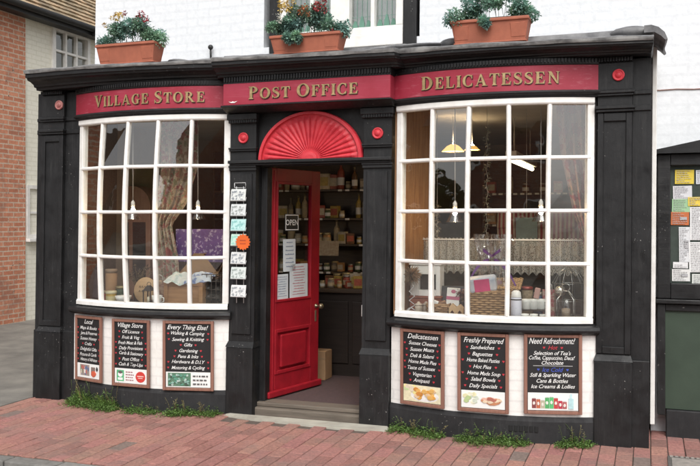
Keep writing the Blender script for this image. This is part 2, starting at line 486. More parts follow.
# ---------------------------------------------------------------- the old building has settled: its uprights lean a little
def lean(X): return max(.004, .013 - .0022 * X)
_build = MB.build
def build_leaning(s, name, mats, parent=None, **kw):
    for v in s.bm.verts: v.co.x += lean(v.co.x) * (v.co.z - 1.3)
    return _build(s, name, mats, parent, **kw)

# ---------------------------------------------------------------- ground
def structure(name, mb, mats): return tag(mb.build(name, mats), kind='structure')
mb = MB(); mb.box(-120, 120, -120, 120, -.5, -.085); structure('ground', mb, ASPH)
mb = MB(); mb.box(-60, 60, -9.5, -1.775, -.3, -.07); structure('road', mb, ROADM)
mb = MB(); mb.box(-14, -2.52, -1.62, 40, -.2, -.004); structure('lane', mb, ASPH)
mb = MB(); mb.box(-2.52, 9, -1.62, .7, -.2, -.009)
rnd = random.Random(3)
mb.mi = 1
x = -2.5; k = 0
while x < 5.2:
    wv = .112; y = -1.60 - rnd.random() * .0 - (.115 if k % 2 else 0)
    while y < .62:
        L = .222
        y0, y1 = max(y, -1.612), y + L
        if y1 - y0 > .05 and not (-.5 < x + .05 < .84 and y1 > -.09) and y0 < .6:
            g = rnd.random()
            if g < .66: s_ = rnd.uniform(.89, 1.1); c = (.325 * s_, .155 * s_ + rnd.uniform(-.012, .012), .128 * s_)
            elif g < .86: c = (.31 + rnd.uniform(-.02, .02), .155 + rnd.uniform(-.012, .012), .126)
            else: c = (.255 + rnd.uniform(-.02, .02), .122, .102)
            if rnd.random() < .02 and not -.7 < x < 1: c = (.19, .14, .12)
            mb.colour(c)
            dz = .006 * noise.noise((x * 1.1, y0 * 1.3, 0)) + rnd.uniform(-.0018, .0018)
            t = [rnd.uniform(-.0014, .0014) for _ in range(4)]
            a, b, c_, d = x + .0022 + rnd.uniform(0, .0015), x + wv - .0022 - rnd.uniform(0, .0015), y0 + .0022, y1 - .0022
            j = rnd.uniform(-.0015, .0015)
            z = dz
            mb.hexa([(a, c_, -.05), (b, c_ + j, -.05), (b, d + j, -.05), (a, d, -.05), (a, c_, z + t[0]), (b, c_ + j, z + t[1]), (b, d + j, z + t[2]), (a, d, z + t[3])], .0035)
        y += L
    x += wv; k += 1
structure('pavement', mb, [BED, PAVE])
mb = MB(); x = -2.6
while x < 6:
    L = rnd.uniform(.26, .42); c = rnd.uniform(.13, .22)
    mb.colour((c, c * .97, c * .9)); z = rnd.uniform(-.004, .004)
    mb.hexa([(x + .006, -1.755, -.2), (x + L - .006, -1.755, -.2), (x + L - .006, -1.63, -.2), (x + .006, -1.63, -.2), (x + .006, -1.752 + rnd.uniform(-.006, .006), z), (x + L - .006, -1.752 + rnd.uniform(-.006, .006), z + rnd.uniform(-.003, .003)), (x + L - .006, -1.63, z), (x + .006, -1.63, z)], .009)
    x += L
structure('kerb', mb, KERB)

# ---------------------------------------------------------------- the shop building
SHOP = thing('shop_building', 'white painted old village shop with black timber shopfront, crimson fascia and two bowed windows', 'building')
MB.build = build_leaning
YW = .55                                    # front face of the upper wall
WL = at(92, 30, YW)[0]
LW, RW = (-2.03, -.525, .15), (.9, 2.385, .15)

# upper wall with an opening for the sash window, wall to the right of the shopfront, lane side wall, roof
uwx0, uwx1 = at(277.5, 20, YW)[0], at(401, 20, YW)[0]
uwz0, uwz1 = 3.13, 4.35
mb = MB()
ZT = 5.6
mb.box(WL, uwx0 - .16, YW, YW + .25, 2.86, ZT); mb.box(uwx0 - .16, uwx1 + .14, YW, YW + .25, uwz1, ZT)
mb.box(uwx0 - .16, uwx1 + .14, YW, YW + .25, 2.86, uwz0); mb.box(uwx1 + .14, 7.5, YW, YW + .25, 2.86, ZT)
mb.box(2.775, 7.5, YW, YW + .25, -.1, 2.86)
mb.build('wall', WBRICK, SHOP)
mb = MB(); mb.box(WL + .09, 7.41, 6.75, 7, -.1, ZT); mb.build('rear_wall', WBRICK, SHOP)
for xa in (WL, 7.41): mb = MB(); mb.box(xa, xa + .09, YW + .25, 7, -.1, ZT); mb.build('side_wall', CBRICK, SHOP)
mb = MB(); mb.hexa([(WL - .15, .3, ZT - .02), (7.6, .3, ZT - .02), (7.6, 3.8, 7.4), (WL - .15, 3.8, 7.4), (WL - .15, .3, ZT + .1), (7.6, .3, ZT + .1), (7.6, 3.8, 7.55), (WL - .15, 3.8, 7.55)])
mb.hexa([(WL - .15, 3.8, 7.4), (7.6, 3.8, 7.4), (7.6, 7.3, ZT - .02), (WL - .15, 7.3, ZT - .02), (WL - .15, 3.8, 7.55), (7.6, 3.8, 7.55), (7.6, 7.3, ZT + .1), (WL - .15, 7.3, ZT + .1)])
mb.build('roof', TERRA, SHOP)
for xa, xb in ((at(267.5, 20, YW)[0], uwx0), (uwx1, at(414.5, 20, YW)[0])):
    mb = MB(); mb.box(xa, xb, YW - .025, YW + .2, 2.93, ZT - .05, .006); mb.build('timber_post', BLACKW, SHOP)

# upper casement window with leaded glass
zc = (uwz0 + uwz1) / 2; xm0, xm1 = at(328, 20, YW)[0], at(347, 20, YW)[0]
mb = MB(); y0, y1 = YW - .015, YW + .09
zs = at(370, 27, YW)[1]
mb.box(uwx0, uwx1, y0 - .012, y1, uwz0 - .06, zs - .065, .006)          # sill board
mb.box(uwx0, uwx1, y0, y1, zs - .065, zs, .005)
mb.box(uwx0, uwx0 + .06, y0, y1, zs, uwz1 - .06, .005); mb.box(uwx1 - .065, uwx1, y0, y1, zs, uwz1 - .06, .005)
mb.box(xm0, xm1, y0, y1, zs, uwz1 - .06, .005); mb.box(uwx0, uwx1, y0, y1, uwz1 - .06, uwz1, .005)
gx = at(370, 20, YW)[0]; g2 = at(309, 20, YW)[0]
mb.box(gx - .016, gx + .016, y0 + .01, y1 - .02, zs, uwz1 - .06); mb.box(g2 - .016, g2 + .016, y0 + .01, y1 - .02, zs, uwz1 - .06)
UW = mb.build('upper_window', WHITE, SHOP)
mb = MB(); mb.box(uwx0 + .06, uwx1 - .06, YW + .05, YW + .056, zs, uwz1 - .06); mb.build('window_pane', GLASSU, UW)
mb = MB(); GRL = mat('green_lead_glass', (.12, .25, .19), (.09, .2, .15), .3, 12, 0)
yl = YW + .044
for a, b in ((uwx0 + .07, g2 - .02), (g2 + .02, xm0 - .005), (xm1 + .005, gx - .02), (gx + .02, uwx1 - .07)):
    wd = b - a; n = 3
    for i in range(n):
        cx = a + wd * (i + .5) / n; hh = .11 if i == 1 else .07
        mb.prism([(cx - wd / 7, zs), (cx + wd / 7, zs), (cx + wd / 8, zs + hh * .45), (cx + .006, zs + hh), (cx - .006, zs + hh), (cx - wd / 8, zs + hh * .45)], yl, yl + .003)
    for i in range(1, 4): mb.box(a + wd * i / 4 - .002, a + wd * i / 4 + .002, yl + .0035, yl + .006, zs, uwz1 - .06)
    mb.box(a, b, yl + .0065, yl + .009, zs + .1, zs + .104)
mb.build('leaded_pattern', GRL, UW)
mb = MB(); mb.box(uwx0, uwx1, YW + .35, YW + .4, 2.95, 4.4); mb.build('window_blind', mat('net_curtain', (.34, .36, .34), (.2, .22, .2), .9, 6), UW)

# ---- stall risers, plinths, sills, heads: everything under and over a bowed window
def slab(mb, pts, z0, z1):
    mb_pts = pts; va = [mb.bm.verts.new((x, y, z0)) for x, y in mb_pts]; vb = [mb.bm.verts.new((x, y, z1)) for x, y in mb_pts]
    n = len(va); fs = [mb.bm.faces.new(va[::-1]), mb.bm.faces.new(vb)]
    for i in range(n): fs.append(mb.bm.faces.new((va[i], va[(i + 1) % n], vb[(i + 1) % n], vb[i])))
    mb._fin(fs)
for (x0, x1, sag) in (LW, RW):
    P = arc(x0 - .02, x1 + .02, sag, 26)
    mb = MB(); mb.sweep(P, [(.014, -.06), (.014, .155), (.004, .188), (-.1, .188), (-.1, -.06)]); mb.build('plinth', BASEBLK, SHOP)
    mb = MB(); mb.sweep(P, [(-.004, .189), (0, .78), (-.1, .78), (-.1, .189)]); mb.build('stall_riser', WBRICKP, SHOP)
    mb = MB(); mb.sweep(P, [(.012, .775), (.04, .785), (.062, .80), (.066, .815), (.06, .838), (-.05, .858), (-.05, .775)]); mb.build('sill', BLACKH, SHOP)
    mb = MB(); slab(mb, [(p[0], p[1] + .045) for p in P] + [(x1 + .02, .5), (x0 - .02, .5)], .82, .868); mb.build('display_shelf', DARKW, SHOP)
    mb = MB(); mb.sweep(P, [(-.06, 2.478), (.012, 2.478), (.016, 2.492), (.034, 2.5), (.04, 2.512), (.03, 2.526), (-.06, 2.526)]); mb.build('window_head', BLACKH, SHOP)
    mb = MB(); slab(mb, [(p[0], p[1] + .06) for p in P] + [(x1 + .02, .56), (x0 - .02, .56)], 2.528, 2.56); mb.build('soffit', INDARK, SHOP)

# ---- bowed display windows
def display_window(x0, x1, sag, bulge, seed):
    rr = random.Random(seed); Z0, Z1 = .858, 2.476
    fr = .042
    zb, zt = Z0 + .045, Z1 - .045
    def node(u, v, o=0):
        p = arc_pt(x0 + .035, x1 - .035, sag * .97, 2 * u - 1); b = bulge * math.sin(math.pi * v) * math.sin(math.pi * u)
        return Vector((p[0] + p[2] * (o + b) , p[1] + p[3] * (o + b), zb + (zt - zb) * v)), Vector((p[2], p[3], 0)), Vector((-p[3], p[2], 0))
    mb = MB(); P = arc(x0 + .01, x1 - .01, sag, 30)
    mb.sweep(P, [(-.055, Z0), (.012, Z0), (.012, Z0 + .03), (.004, Z0 + .045), (-.055, Z0 + .045)])
    mb.sweep(P, [(-.055, Z1 - .045), (.008, Z1 - .045), (.014, Z1 - .036), (.014, Z1), (-.055, Z1)])
    for u, s in ((0, 1), (1, -1)):
        for a in (0,):
            p0, nn, tt = node(u, 0); p1, _, _ = node(u, 1)
            q = []
            for p in (p0, p1):
                for (a_, o_) in ((-.03, -.05), (.022, -.05), (.022, .008), (-.03, .008)): q.append(p + tt * a_ * s + nn * o_)
            mb.hexa(q, .004)
    F = mb.build('display_window', WHITE, SHOP)
    mb = MB(); n = 5; m = 4; wv, wh = .0165, .0145
    jit = {i: (rr.uniform(-.004, .004)) for i in range(n + 1)}
    def N2(i, v, o): 
        p, nn, tt = node(i / n, v, o); return p + tt * jit[i] * math.sin(math.pi * v) * 2, nn, tt
    for i in range(1, n):
        rows = []
        for k in range(13):
            p, nn, tt = N2(i, k / 12, 0)
            rows.append([mb.bm.verts.new(p + tt * a + nn * o) for a, o in ((-wv, -.028), (wv, -.028), (wv, .004), (wv * .45, .013), (-wv * .45, .013), (-wv, .004))])
        fs = [mb.bm.faces.new((a[k], a[(k + 1) % 6], b[(k + 1) % 6], b[k])) for a, b in zip(rows, rows[1:]) for k in range(6)] + [mb.bm.faces.new(rows[0]), mb.bm.faces.new(rows[-1])]
        mb._fin(fs)
    for j in range(1, m):
        for i in range(n):
            rows = []
            for u in (i, i + 1):
                p, nn, tt = N2(u, j / m, 0); p = p + Vector((0, 0, rr.uniform(-.0025, .0025)))
                rows.append([mb.bm.verts.new(p + Vector((0, 0, a)) + nn * o) for a, o in ((-wh, -.0275), (wh, -.0275), (wh, .002), (wh * .45, .0115), (-wh * .45, .0115), (-wh, .002))])
            a, b = rows
            mb._fin([mb.bm.faces.new((a[k], a[(k + 1) % 6], b[(k + 1) % 6], b[k])) for k in range(6)] + [mb.bm.faces.new(a), mb.bm.faces.new(b)])
    mb.build('glazing_bars', WHITE, F)
    mb = MB()
    for i in range(n):
        for j in range(m):
            tl = [rr.uniform(-.0035, .0035) for _ in range(3)]
            q = []
            for (a, b, e) in ((i, j, tl[0]), (i + 1, j, tl[1]), (i + 1, j + 1, tl[2]), (i, j + 1, tl[0] + tl[2] - tl[1])):
                p, nn, tt = N2(a, b / m, -.012 + e); q.append(p)
            mb.poly(q)
    mb.build('window_panes', GLASS, F, recalc=False)
mb = MB()
p = arc_pt(RW[0] - .02, RW[1] + .02, .15, .35); M = Matrix.Translation((p[0] + p[2] * .013, p[1] + p[3] * .013, .10)) @ Matrix.Rotation(math.atan2(p[2], -p[3]), 4, 'Z')
for i in range(6): mb.box(-.105 + i * .036, -.08 + i * .036, -.006, .004, -.02, .025, .002, M)
mb.build('air_brick', mat('air_brick_iron', (.006, .006, .006), None, .8), SHOP)
display_window(*LW, .045, 4); display_window(*RW, .012, 9)

# ---- end piers with plinth block, panel and roundel
def roundel(parent, X, Y, Z, r, m):
    mb = MB(); M = Matrix.Translation((X, Y, Z)) @ Matrix.Rotation(R(90), 4, 'X')
    mb.lathe([(r, -.004), (r, .009), (r * .93, .014), (r * .78, .014), (r * .7, .008), (r * .55, .008), (r * .5, .012), (r * .3, .019), (.001, .021)], 28, M)
    mb.build('roundel', m, parent)
def pier(x0, x1, strips, rx, rm):
    mb = MB(); w = x1 - x0
    mb.box(x0, x1, 0, .56, -.06, 2.76)
    mb.box(x0 - .012, x1 + .012, -.03, .1, -.06, .60, .008); mb.hexa([(x0 - .016, -.036, .60), (x1 + .016, -.036, .60), (x1 + .016, .1, .60), (x0 - .016, .1, .60), (x0, -.004, .645), (x1, -.004, .645), (x1, .1, .645), (x0, .1, .645)])
    e = .042                                                        # raised frame round a sunk panel
    mb.box(x0, x0 + e, -.016, .01, .65, 2.36, .004); mb.box(x1 - e, x1, -.016, .01, .65, 2.36, .004); mb.box(x0 + e, x1 - e, -.016, .01, 2.30, 2.36, .004); mb.box(x0 + e, x1 - e, -.016, .01, .65, .70, .004)
    mb.box(x0 - .01, x1 + .01, -.03, .02, 2.365, 2.385, .004); mb.box(x0 - .018, x1 + .018, -.042, .02, 2.385, 2.41, .004)
    mb.box(x0 - .006, x1 + .006, -.022, .02, 2.48, 2.497, .003); mb.box(x0 - .014, x1 + .014, -.034, .02, 2.497, 2.52, .004)
    mb.box(x0 - .004, x1 + .004, -.012, .02, 2.52, 2.715, .004)
    for a, b, y in strips:
        mb.box(a, b, y, .5, -.06, 2.74); mb.box(a, b, y - .02, .1, -.06, .61, .006)
        mb.box(a, b, y - .012, .1, 2.37, 2.41, .004); mb.box(a, b, y - .014, .1, 2.485, 2.515, .004)
    o = mb.build('pier', BLACKW, SHOP)
    roundel(o, rx, -.013, 2.625, .042, rm)
    mb = MB(); nd = 12
    for i in range(nd): mb.box(x0 + w * i / nd + .003, x0 + w * (i + 1) / nd - .003, -.034, 0, 2.722, 2.75)
    mb.build('dentils', BLACKW, o)
pier(-2.425, -2.19, ((-2.49, -2.427, .02), (-2.188, -2.04, .025)), at(57.7, 103, -.02)[0] - .01, PINKW)
pier(2.40, 2.635, ((2.637, 2.762, .02),), at(617, 76, -.02)[0], REDF)
mb = MB(); mb.box(2.768, 2.80, .30, .56, .1, 2.87, .004); mb.build('corner_board', WHITE, SHOP)

# ---- fascia boards, dentil band, cornice, lead
BX0, BX1, BY = at(221, 100, -.15)[0], at(388.5, 90, -.15)[0], -.15
CRIM = bpy.data.materials.new('crimson_fascia'); CRIM.use_nodes = True
n = NT(CRIM); b = n.n['Principled BSDF']; b.inputs['Roughness'].default_value = .55
v = n.coord(); c = n.mix(n.ramp(n.noise(v, 2.2, 6, .65), [(.36, 0), (.7, 1)]), (.27, .009, .026), (.34, .03, .058))
c = n.mix(n.ramp(n.noise(n.coord((1.6, 30, 60)), 1.5, 4, .6), [(.58, 0), (.74, .5)]), c, (.46, .15, .18))
n.link(c, b.inputs['Base Color']); n.link(n.bump(n.noise(n.coord((2, 30, 50)), 2, 5), .15, .004), b.inputs['Normal'])
def fascia(P, prof): 
    mb = MB(); mb.sweep(P, prof); return mb.build('fascia_board', CRIM, SHOP)
fp = [(-.05, 2.528), (.012, 2.528), (.012, 2.706), (-.05, 2.706)]
FL = fascia(arc(-2.05, -.50, .16, 26), fp)
FR = fascia(arc(.86, 2.40, .16, 26), fp)
mb = MB(); mb.box(BX0, BX1, BY, .02, 2.525, 2.70, .004); FC = mb.build('fascia_board', CRIM, SHOP)
def place_arc(x0, x1, sag, ua, ub, z):
    L = arc(x0, x1, sag, 200)
    def f(u):
        X = ua + (ub - ua) * u
        p = min(L, key=lambda q: abs(q[0] - X))
        return Matrix.Translation((X + p[2] * .0125, p[1] + p[3] * .0125, z)) @ Matrix.Rotation(math.atan2(p[2], -p[3]), 4, 'Z')
    return f
def place_flat(ua, ub, y, z): return lambda u: Matrix.Translation((ua + (ub - ua) * u, y, z))
xa, xb = at(93, 97, -.1)[0], at(200, 95, -.16)[0]
sign_text(['VILLAGE', 'STORE'], xb - xa, .086, place_arc(-2.05, -.50, .16, xa, xb, 2.573)).build('lettering', [GOLD, DARKL], FL)
xa, xb = at(247, 92, BY)[0], at(358, 88, BY)[0]
sign_text(['POST', 'OFFICE'], xb - xa, .086, place_flat(xa, xb, BY - .001, 2.568)).build('lettering', [GOLD, DARKL], FC)
xa, xb = at(419, 83, -.14)[0], at(560, 80, -.1)[0]
sign_text(['DELICATESSEN'], xb - xa, .086, place_arc(.86, 2.40, .16, xa, xb, 2.573)).build('lettering', [GOLD, DARKL], FR)
# little white bird-shaped mark at the foot of the middle board
mb = MB(); q = at(231, 101.5, BY); q = (q[0], 2.545)
mb.prism([(q[0] - .04, q[1] + .012), (q[0] - .015, q[1]), (q[0] + .015, q[1]), (q[0] + .042, q[1] + .014), (q[0] + .012, q[1] + .008), (q[0], q[1] + .014), (q[0] - .012, q[1] + .008)], BY - .003, BY + .001)
mb.build('white_emblem', WHITE, FC)

mb = MB()
for P in (arc(-2.05, BX0 - .0, .16, 26, -1, .999), arc(BX1, 2.40, .16, 26, -.99, 1)):
    mb.sweep(P, [(-.06, 2.708), (.018, 2.708), (.022, 2.716), (.022, 2.752), (-.06, 2.752)])
mb.box(BX0 - .0, BX1 + .0, BY + .01, .02, 2.702, 2.755)
for x0, x1, yb, n in ((-2.03, BX0 - .03, None, 64), (BX1 + .03, 2.39, None, 64), (BX0, BX1, BY, 60)):
    L = arc(x0, x1, .16, n)
    for i in range(n):
        if yb is None:
            p = L[i]; M = Matrix.Translation((p[0], p[1], 0)) @ Matrix.Rotation(math.atan2(p[2], -p[3]), 4, 'Z')
            mb.box(-.002, .011, -.034, -.02, 2.722, 2.75, 0, M)
        else:
            x = x0 + (x1 - x0) * (i + .5) / n; mb.box(x - .0065, x + .0065, yb - .004, yb + .011, 2.716, 2.752)
mb.build('frieze', BLACKH, SHOP)
prof = [(-.1, 2.756), (.075, 2.756), (.08, 2.776), (.10, 2.782), (.105, 2.80), (.135, 2.822), (.165, 2.834), (.17, 2.85), (.185, 2.855), (.185, 2.888), (-.1, 2.888)]
CP = [(-2.41, .55, -.3, 0), (-2.41, 0, -.3, -1)]
CP += [(p[0], p[1], p[2] * .5, -1) for p in arc(-2.38, BX0 - .09, .075, 18)]
E0 = len(CP)
CP += [(BX0 - .05, BY + .075, -.0, -1), (BX0 - .02, BY + .07, 0, -1), (BX1 + .02, BY + .07, 0, -1), (BX1 + .06, BY + .08, 0, -1)]
CP += [(p[0], p[1], p[2] * .5, -1) for p in arc(BX1 + .1, 2.73, .075, 18)]
CP += [(2.75, 0, .12, -1), (2.75, .55, .12, 0)]
def drop(X): return .065 * min(1, max(0, (X + 2.4) / 4.8))
mb = MB(); mb.sweep(CP, prof)
for v_ in mb.bm.verts: v_.co.z -= max(0, (v_.co.z - 2.756) / .132) * drop(v_.co.x)
CORN = mb.build('cornice', BLACKH, SHOP)
# lead roof over the shopfront with a dressed, dented edge
rl = random.Random(5)
def fine(path, step=.06):
    out = []
    for a, b in zip(path, path[1:]):
        n = max(1, int(math.hypot(b[0] - a[0], b[1] - a[1]) / step))
        for i in range(n): out.append(tuple(a[k] + (b[k] - a[k]) * i / n for k in range(4)))
    return out + [path[-1]]
LP = fine(CP)
mb = MB()
rows = []
LPROF = [(.12, 2.889), (.196, 2.889), (.203, 2.9), (.206, 2.91), (.195, 2.919), (.03, 2.922), (-.035, 2.955)]
for i, (X, Y, nx, ny) in enumerate(LP):
    r_ = []
    for j, (o, z) in enumerate(LPROF):
        w1 = noise.noise((X * 2.2, 3.1, j * .2)) * .012 + noise.noise((X * 8, 1.7, j * .5)) * .007
        zz = z + (w1 if j > 1 else noise.noise((X * 6, 4.4, 0)) * .005); oo = o + (noise.noise((X * 5, 9.2, 0)) * .008 if 0 < j < 6 else 0)
        r_.append(mb.bm.verts.new((X + nx * oo, Y + ny * oo, zz - (drop(X) if j < 6 else drop(X) * .25))))
    r_.append(mb.bm.verts.new((min(max(X, -2.36), 2.74), .56, 3.05)))
    rows.append(r_)
fs = []
for a, b in zip(rows, rows[1:]):
    for k in range(len(a) - 1):
        if (a[k].co - b[k].co).length < 1e-6 and (a[k + 1].co - b[k + 1].co).length < 1e-6: continue
        f = mb.bm.faces.new((a[k], a[k + 1], b[k + 1], b[k])); f.smooth = k > 3; f.material_index = 1 if k in (1, 2) else 0; fs.append(f)
mb.mi = 0
for px_, wd, hh in ((393, .13, .028), (447, .11, .05), (630, .16, .05), (168, .1, .02), (410, .3, .022)):       # welts and lumps in the lead
    X = at(px_, 50, -.15)[0]; mb.ball((X, .0, 2.945 - drop(X) * .5), 1, wd, .12, hh)
mb.build('lead_roof', [LEAD, LEADL], SHOP)
mb = MB()                                                           # loose flap at the right-hand end
rows = []
for k in range(9):
    v_ = k / 8; y_ = -.205 + .6 * v_; w_ = .007 * math.sin(7 * v_ + 1)
    rows.append([mb.bm.verts.new((x_ + w_ * (x_ - 2.7) * 6, y_ + (.012 if k == 0 else 0), z_ + w_ - .03)) for x_, z_ in ((2.71, 2.90), (2.71, 2.948), (2.755, 2.95), (2.80, 2.932), (2.838, 2.895), (2.856, 2.85), (2.843, 2.842), (2.815, 2.872), (2.775, 2.90))])
fs = [mb.bm.faces.new((a[k], a[(k + 1) % 9], b[(k + 1) % 9], b[k])) for a, b in zip(rows, rows[1:]) for k in range(9)] + [mb.bm.faces.new(rows[0]), mb.bm.faces.new(rows[-1])]
mb._fin(fs); mb.build('lead_flap', LEAD, SHOP)
mb = MB(); slab(mb, [(-2.40, .02), (2.73, .02), (2.73, .6), (-2.40, .6)], 2.76, 2.81); mb.build('roof_deck', DARKW, SHOP)

# ---- doorway: pilasters, moulded board, fan, transom, frame, threshold
DX0, DX1 = -.285, .635
def pilaster(x0, x1):
    mb = MB(); mb.box(x0, x1, -.005, .3, -.05, 2.47)
    mb.box(x0 - .006, x1 + .006, -.04, .2, -.05, .555, .007); mb.hexa([(x0 - .01, -.045, .555), (x1 + .01, -.045, .555), (x1 + .01, .1, .555), (x0 - .01, .1, .555), (x0, -.008, .60), (x1, -.008, .60), (x1, .1, .60), (x0, .1, .60)])
    mb.box(x0 + .03, x1 - .03, -.02, .01, .66, 1.98, .004)
    for z0, z1, o in ((2.005, 2.03, .018), (2.03, 2.045, .026), (2.165, 2.18, .02), (2.18, 2.195, .028)): mb.box(x0 - o * .4, x1 + o * .4, -.005 - o, .01, z0, z1, .003)
    mb.box(x0 - .012, x1 + .012, -.035, .01, 2.395, 2.42, .003); mb.box(x0 - .02, x1 + .02, -.05, .01, 2.42, 2.47, .004)
    o = mb.build('pilaster', BLACKW, SHOP); roundel(o, (x0 + x1) / 2, -.005, 2.275, .045, REDF)
    mb = MB(); nd = 11; w = x1 - x0
    for i in range(nd): mb.box(x0 + w * i / nd + .003, x0 + w * (i + 1) / nd - .003, -.043, -.0352, 2.397, 2.419)
    mb.build('dentils', BLACKW, o)
pilaster(-.52, -.29); pilaster(.64, .868)
FXC = (DX0 + DX1) / 2
mb = MB(); mb.box(-.3, .65, .05, .1, 2.04, 2.53); mb.box(DX0 - .004, DX0 + .05, .1, .2, .0, 2.035, .004); mb.box(DX1 - .03, DX1 + .004, .1, .2, .0, 2.035, .004)
mb.build('door_surround', BLACK, SHOP)
mb = MB(); mb.box(-.52, .868, -.035, .2, 2.046, 2.062, .004); mb.box(-.525, .873, -.055, .2, 2.062, 2.088, .005); mb.build('transom', BLACKH, SHOP)
mb = MB(); mb.hexa([(-.54, -.05, 2.475), (.89, -.05, 2.475), (.89, .1, 2.475), (-.54, .1, 2.475), (BX0 - .01, -.165, 2.512), (BX1 + .01, -.165, 2.512), (BX1 + .01, .1, 2.512), (BX0 - .01, .1, 2.512)])
mb.box(BX0 - .012, BX1 + .012, -.172, .1, 2.5125, 2.524, .003); mb.build('hood_moulding', BLACKH, SHOP)
# carved sunburst fan
mb = MB(); NA, rxo, rzo = 240, .452, .388
rings = [0, .09, .095, .15, .155, .175, .18, .22, .26, .5, .8, .9, .905, .925, .93, .985, 1.0, 1.002]
def relief(q, a):
    k = 22; ph = (a / math.pi) * k
    fl = abs(math.sin(math.pi * (ph % 1)))
    base = .018
    if q <= .15: return base + .016 + .004 * (q < .1)
    if q <= .18: return base + .004
    if q <= .9: 
        e = min(1, (q - .18) / .06) * min(1, (.9 - q) / .03 + .2)
        return base + .02 * (fl ** .6) * e * (.35 + .65 * q)
    if q <= .925: return base + .002
    if q <= .985: return base + .026 + .004 * math.sin((q - .925) / .06 * math.pi)
    if q <= 1.0: return base + .012
    return 0
rows = []
for i in range(NA + 1):
    a = math.pi * i / NA
    rows.append([mb.bm.verts.new((FXC + rxo * q * math.cos(a), .05 - relief(q, a) - .01, 2.0885 + rzo * q * math.sin(a))) for q in rings[1:]])
fs = [mb.bm.faces.new((a[k], b[k], b[k + 1], a[k + 1])) for a, b in zip(rows, rows[1:]) for k in range(len(a) - 1)]
fs.append(mb.bm.faces.new([r_[0] for r_ in rows])); mb._fin(fs)
mb.build('carved_fan', REDF, SHOP)
mb = MB(); mb.box(DX0 - .02, DX1 + .01, .02, .16, -.06, .062, .012); mb.box(DX0 - .02, DX1 + .01, .06, .22, .063, .098, .008); mb.build('threshold', STEPW, SHOP)

# ---- the room behind
mb = MB(); mb.box(-2.3, 2.7, .215, 4.3, .0, .094); mb.build('shop_floor', CARPET, SHOP)
mb = MB(); mb.box(-2.3, 2.7, 4.3, 4.4, .0, 2.6); mb.box(-2.34, -2.16, .56, 4.3, .0, 2.6); mb.box(2.64, 2.74, .56, 4.3, .0, 2.6)
mb.build('room_wall', INWALL, SHOP)
mb = MB(); mb.box(-2.04, -2.015, .03, .56, .87, 2.53); mb.build('window_lining', SHELFW, SHOP)
mb = MB(); mb.hexa([(.885, .03, .87), (.91, .03, .87), (1.035, .62, .87), (1.0, .62, .87), (.885, .03, 2.53), (.91, .03, 2.53), (1.035, .62, 2.53), (1.0, .62, 2.53)]); mb.build('window_lining', BROWNW, SHOP)
mb = MB(); mb.box(-.525, -.5, .2, .62, .1, 2.53); mb.build('window_lining', DARKW, SHOP)
mb = MB(); mb.box(2.375, 2.39, .03, .56, .87, 2.53); mb.build('window_lining', DARKW, SHOP)
mb = MB(); mb.box(-2.3, 2.7, .57, 4.3, 2.535, 2.62); mb.build('room_ceiling', INDARK, SHOP)
mb = MB()
for (x0, x1) in ((-2.03, -.525), (.9, 2.385)): mb = MB(); mb.box(x0, x1, .47, .5, .1, .82); mb.build('counter_back', DARKW, SHOP)

# ---- red half-glazed door, standing open into the shop
MD = Matrix.Translation((DX0 + .03, .15, .104)) @ Matrix.Rotation(R(76), 4, 'Z')
DWD, DHT, DTH = .76, 1.935, .045
mb = MB()
st = .125; g0, g1 = .80, 1.82
mb.box(0, st, 0, DTH, 0, DHT, .004, MD); mb.box(DWD - st, DWD, 0, DTH, 0, DHT, .004, MD)
mb.box(st, DWD - st, 0, DTH, 0, .19, .002, MD); mb.box(st, DWD - st, 0, DTH, .56, g0, .002, MD); mb.box(st, DWD - st, 0, DTH, g1, DHT, .002, MD)
mb.box(st, DWD - st, .016, DTH - .012, .19, .56, 0, MD)
def mould(x0, x1, z0, z1, w_, y0, y1):
    mb.box(x0, x0 + w_, y0, y1, z0, z1, .003, MD); mb.box(x1 - w_, x1, y0, y1, z0, z1, .003, MD); mb.box(x0 + w_, x1 - w_, y0, y1, z0, z0 + w_, .003, MD); mb.box(x0 + w_, x1 - w_, y0, y1, z1 - w_, z1, .003, MD)
mould(st - .006, DWD - st + .006, .184, .566, .03, -.008, .02); mould(st - .004, DWD - st + .004, g0 - .004, g1 + .004, .022, -.008, .02)
mb.box(.045, .062, -.007, .01, .02, DHT - .02, .003, MD); mb.box(.085, .1, -.007, .01, .02, DHT - .02, .003, MD)
DOOR = mb.build('door', RED, SHOP)
mb = MB(); mb.box(.2, .56, -.012, .018, .235, .515, .01, MD); mb.build('raised_panel', RED, DOOR)
mb = MB(); mb.box(.01, DWD + .01, -.035, 0, .0, .055, .01, MD); mb.build('weatherboard', RED, DOOR)
mb = MB(); mb.poly([MD @ Vector(q) for q in ((st, .025, g0), (DWD - st, .025, g0), (DWD - st, .025, g1), (st, .025, g1))]); mb.build('door_glass', GLASST, DOOR, recalc=False)
BRASS = mat('dull_brass', (.35, .3, .2), None, .35, metallic=.8)
mb = MB(); mb.lathe([(.02, 0), (.02, .008), (.008, .012), (.008, .04), (.024, .05), (.026, .066), (.015, .078), (.001, .08)], 14, MD @ Matrix.Translation((DWD - .05, 0, .72)) @ Matrix.Rotation(R(90), 4, 'X'))
mb.box(DWD - .062, DWD - .038, -.004, .002, .58, .68, .002, MD); mb.build('handle', BRASS, DOOR)
mb = MB(); mb.box(DX1 - .012, DX1 + .003, .03, .09, .84, .93, .003); mb.build('bell_plate', WHITE, SHOP)
MB.build = _build
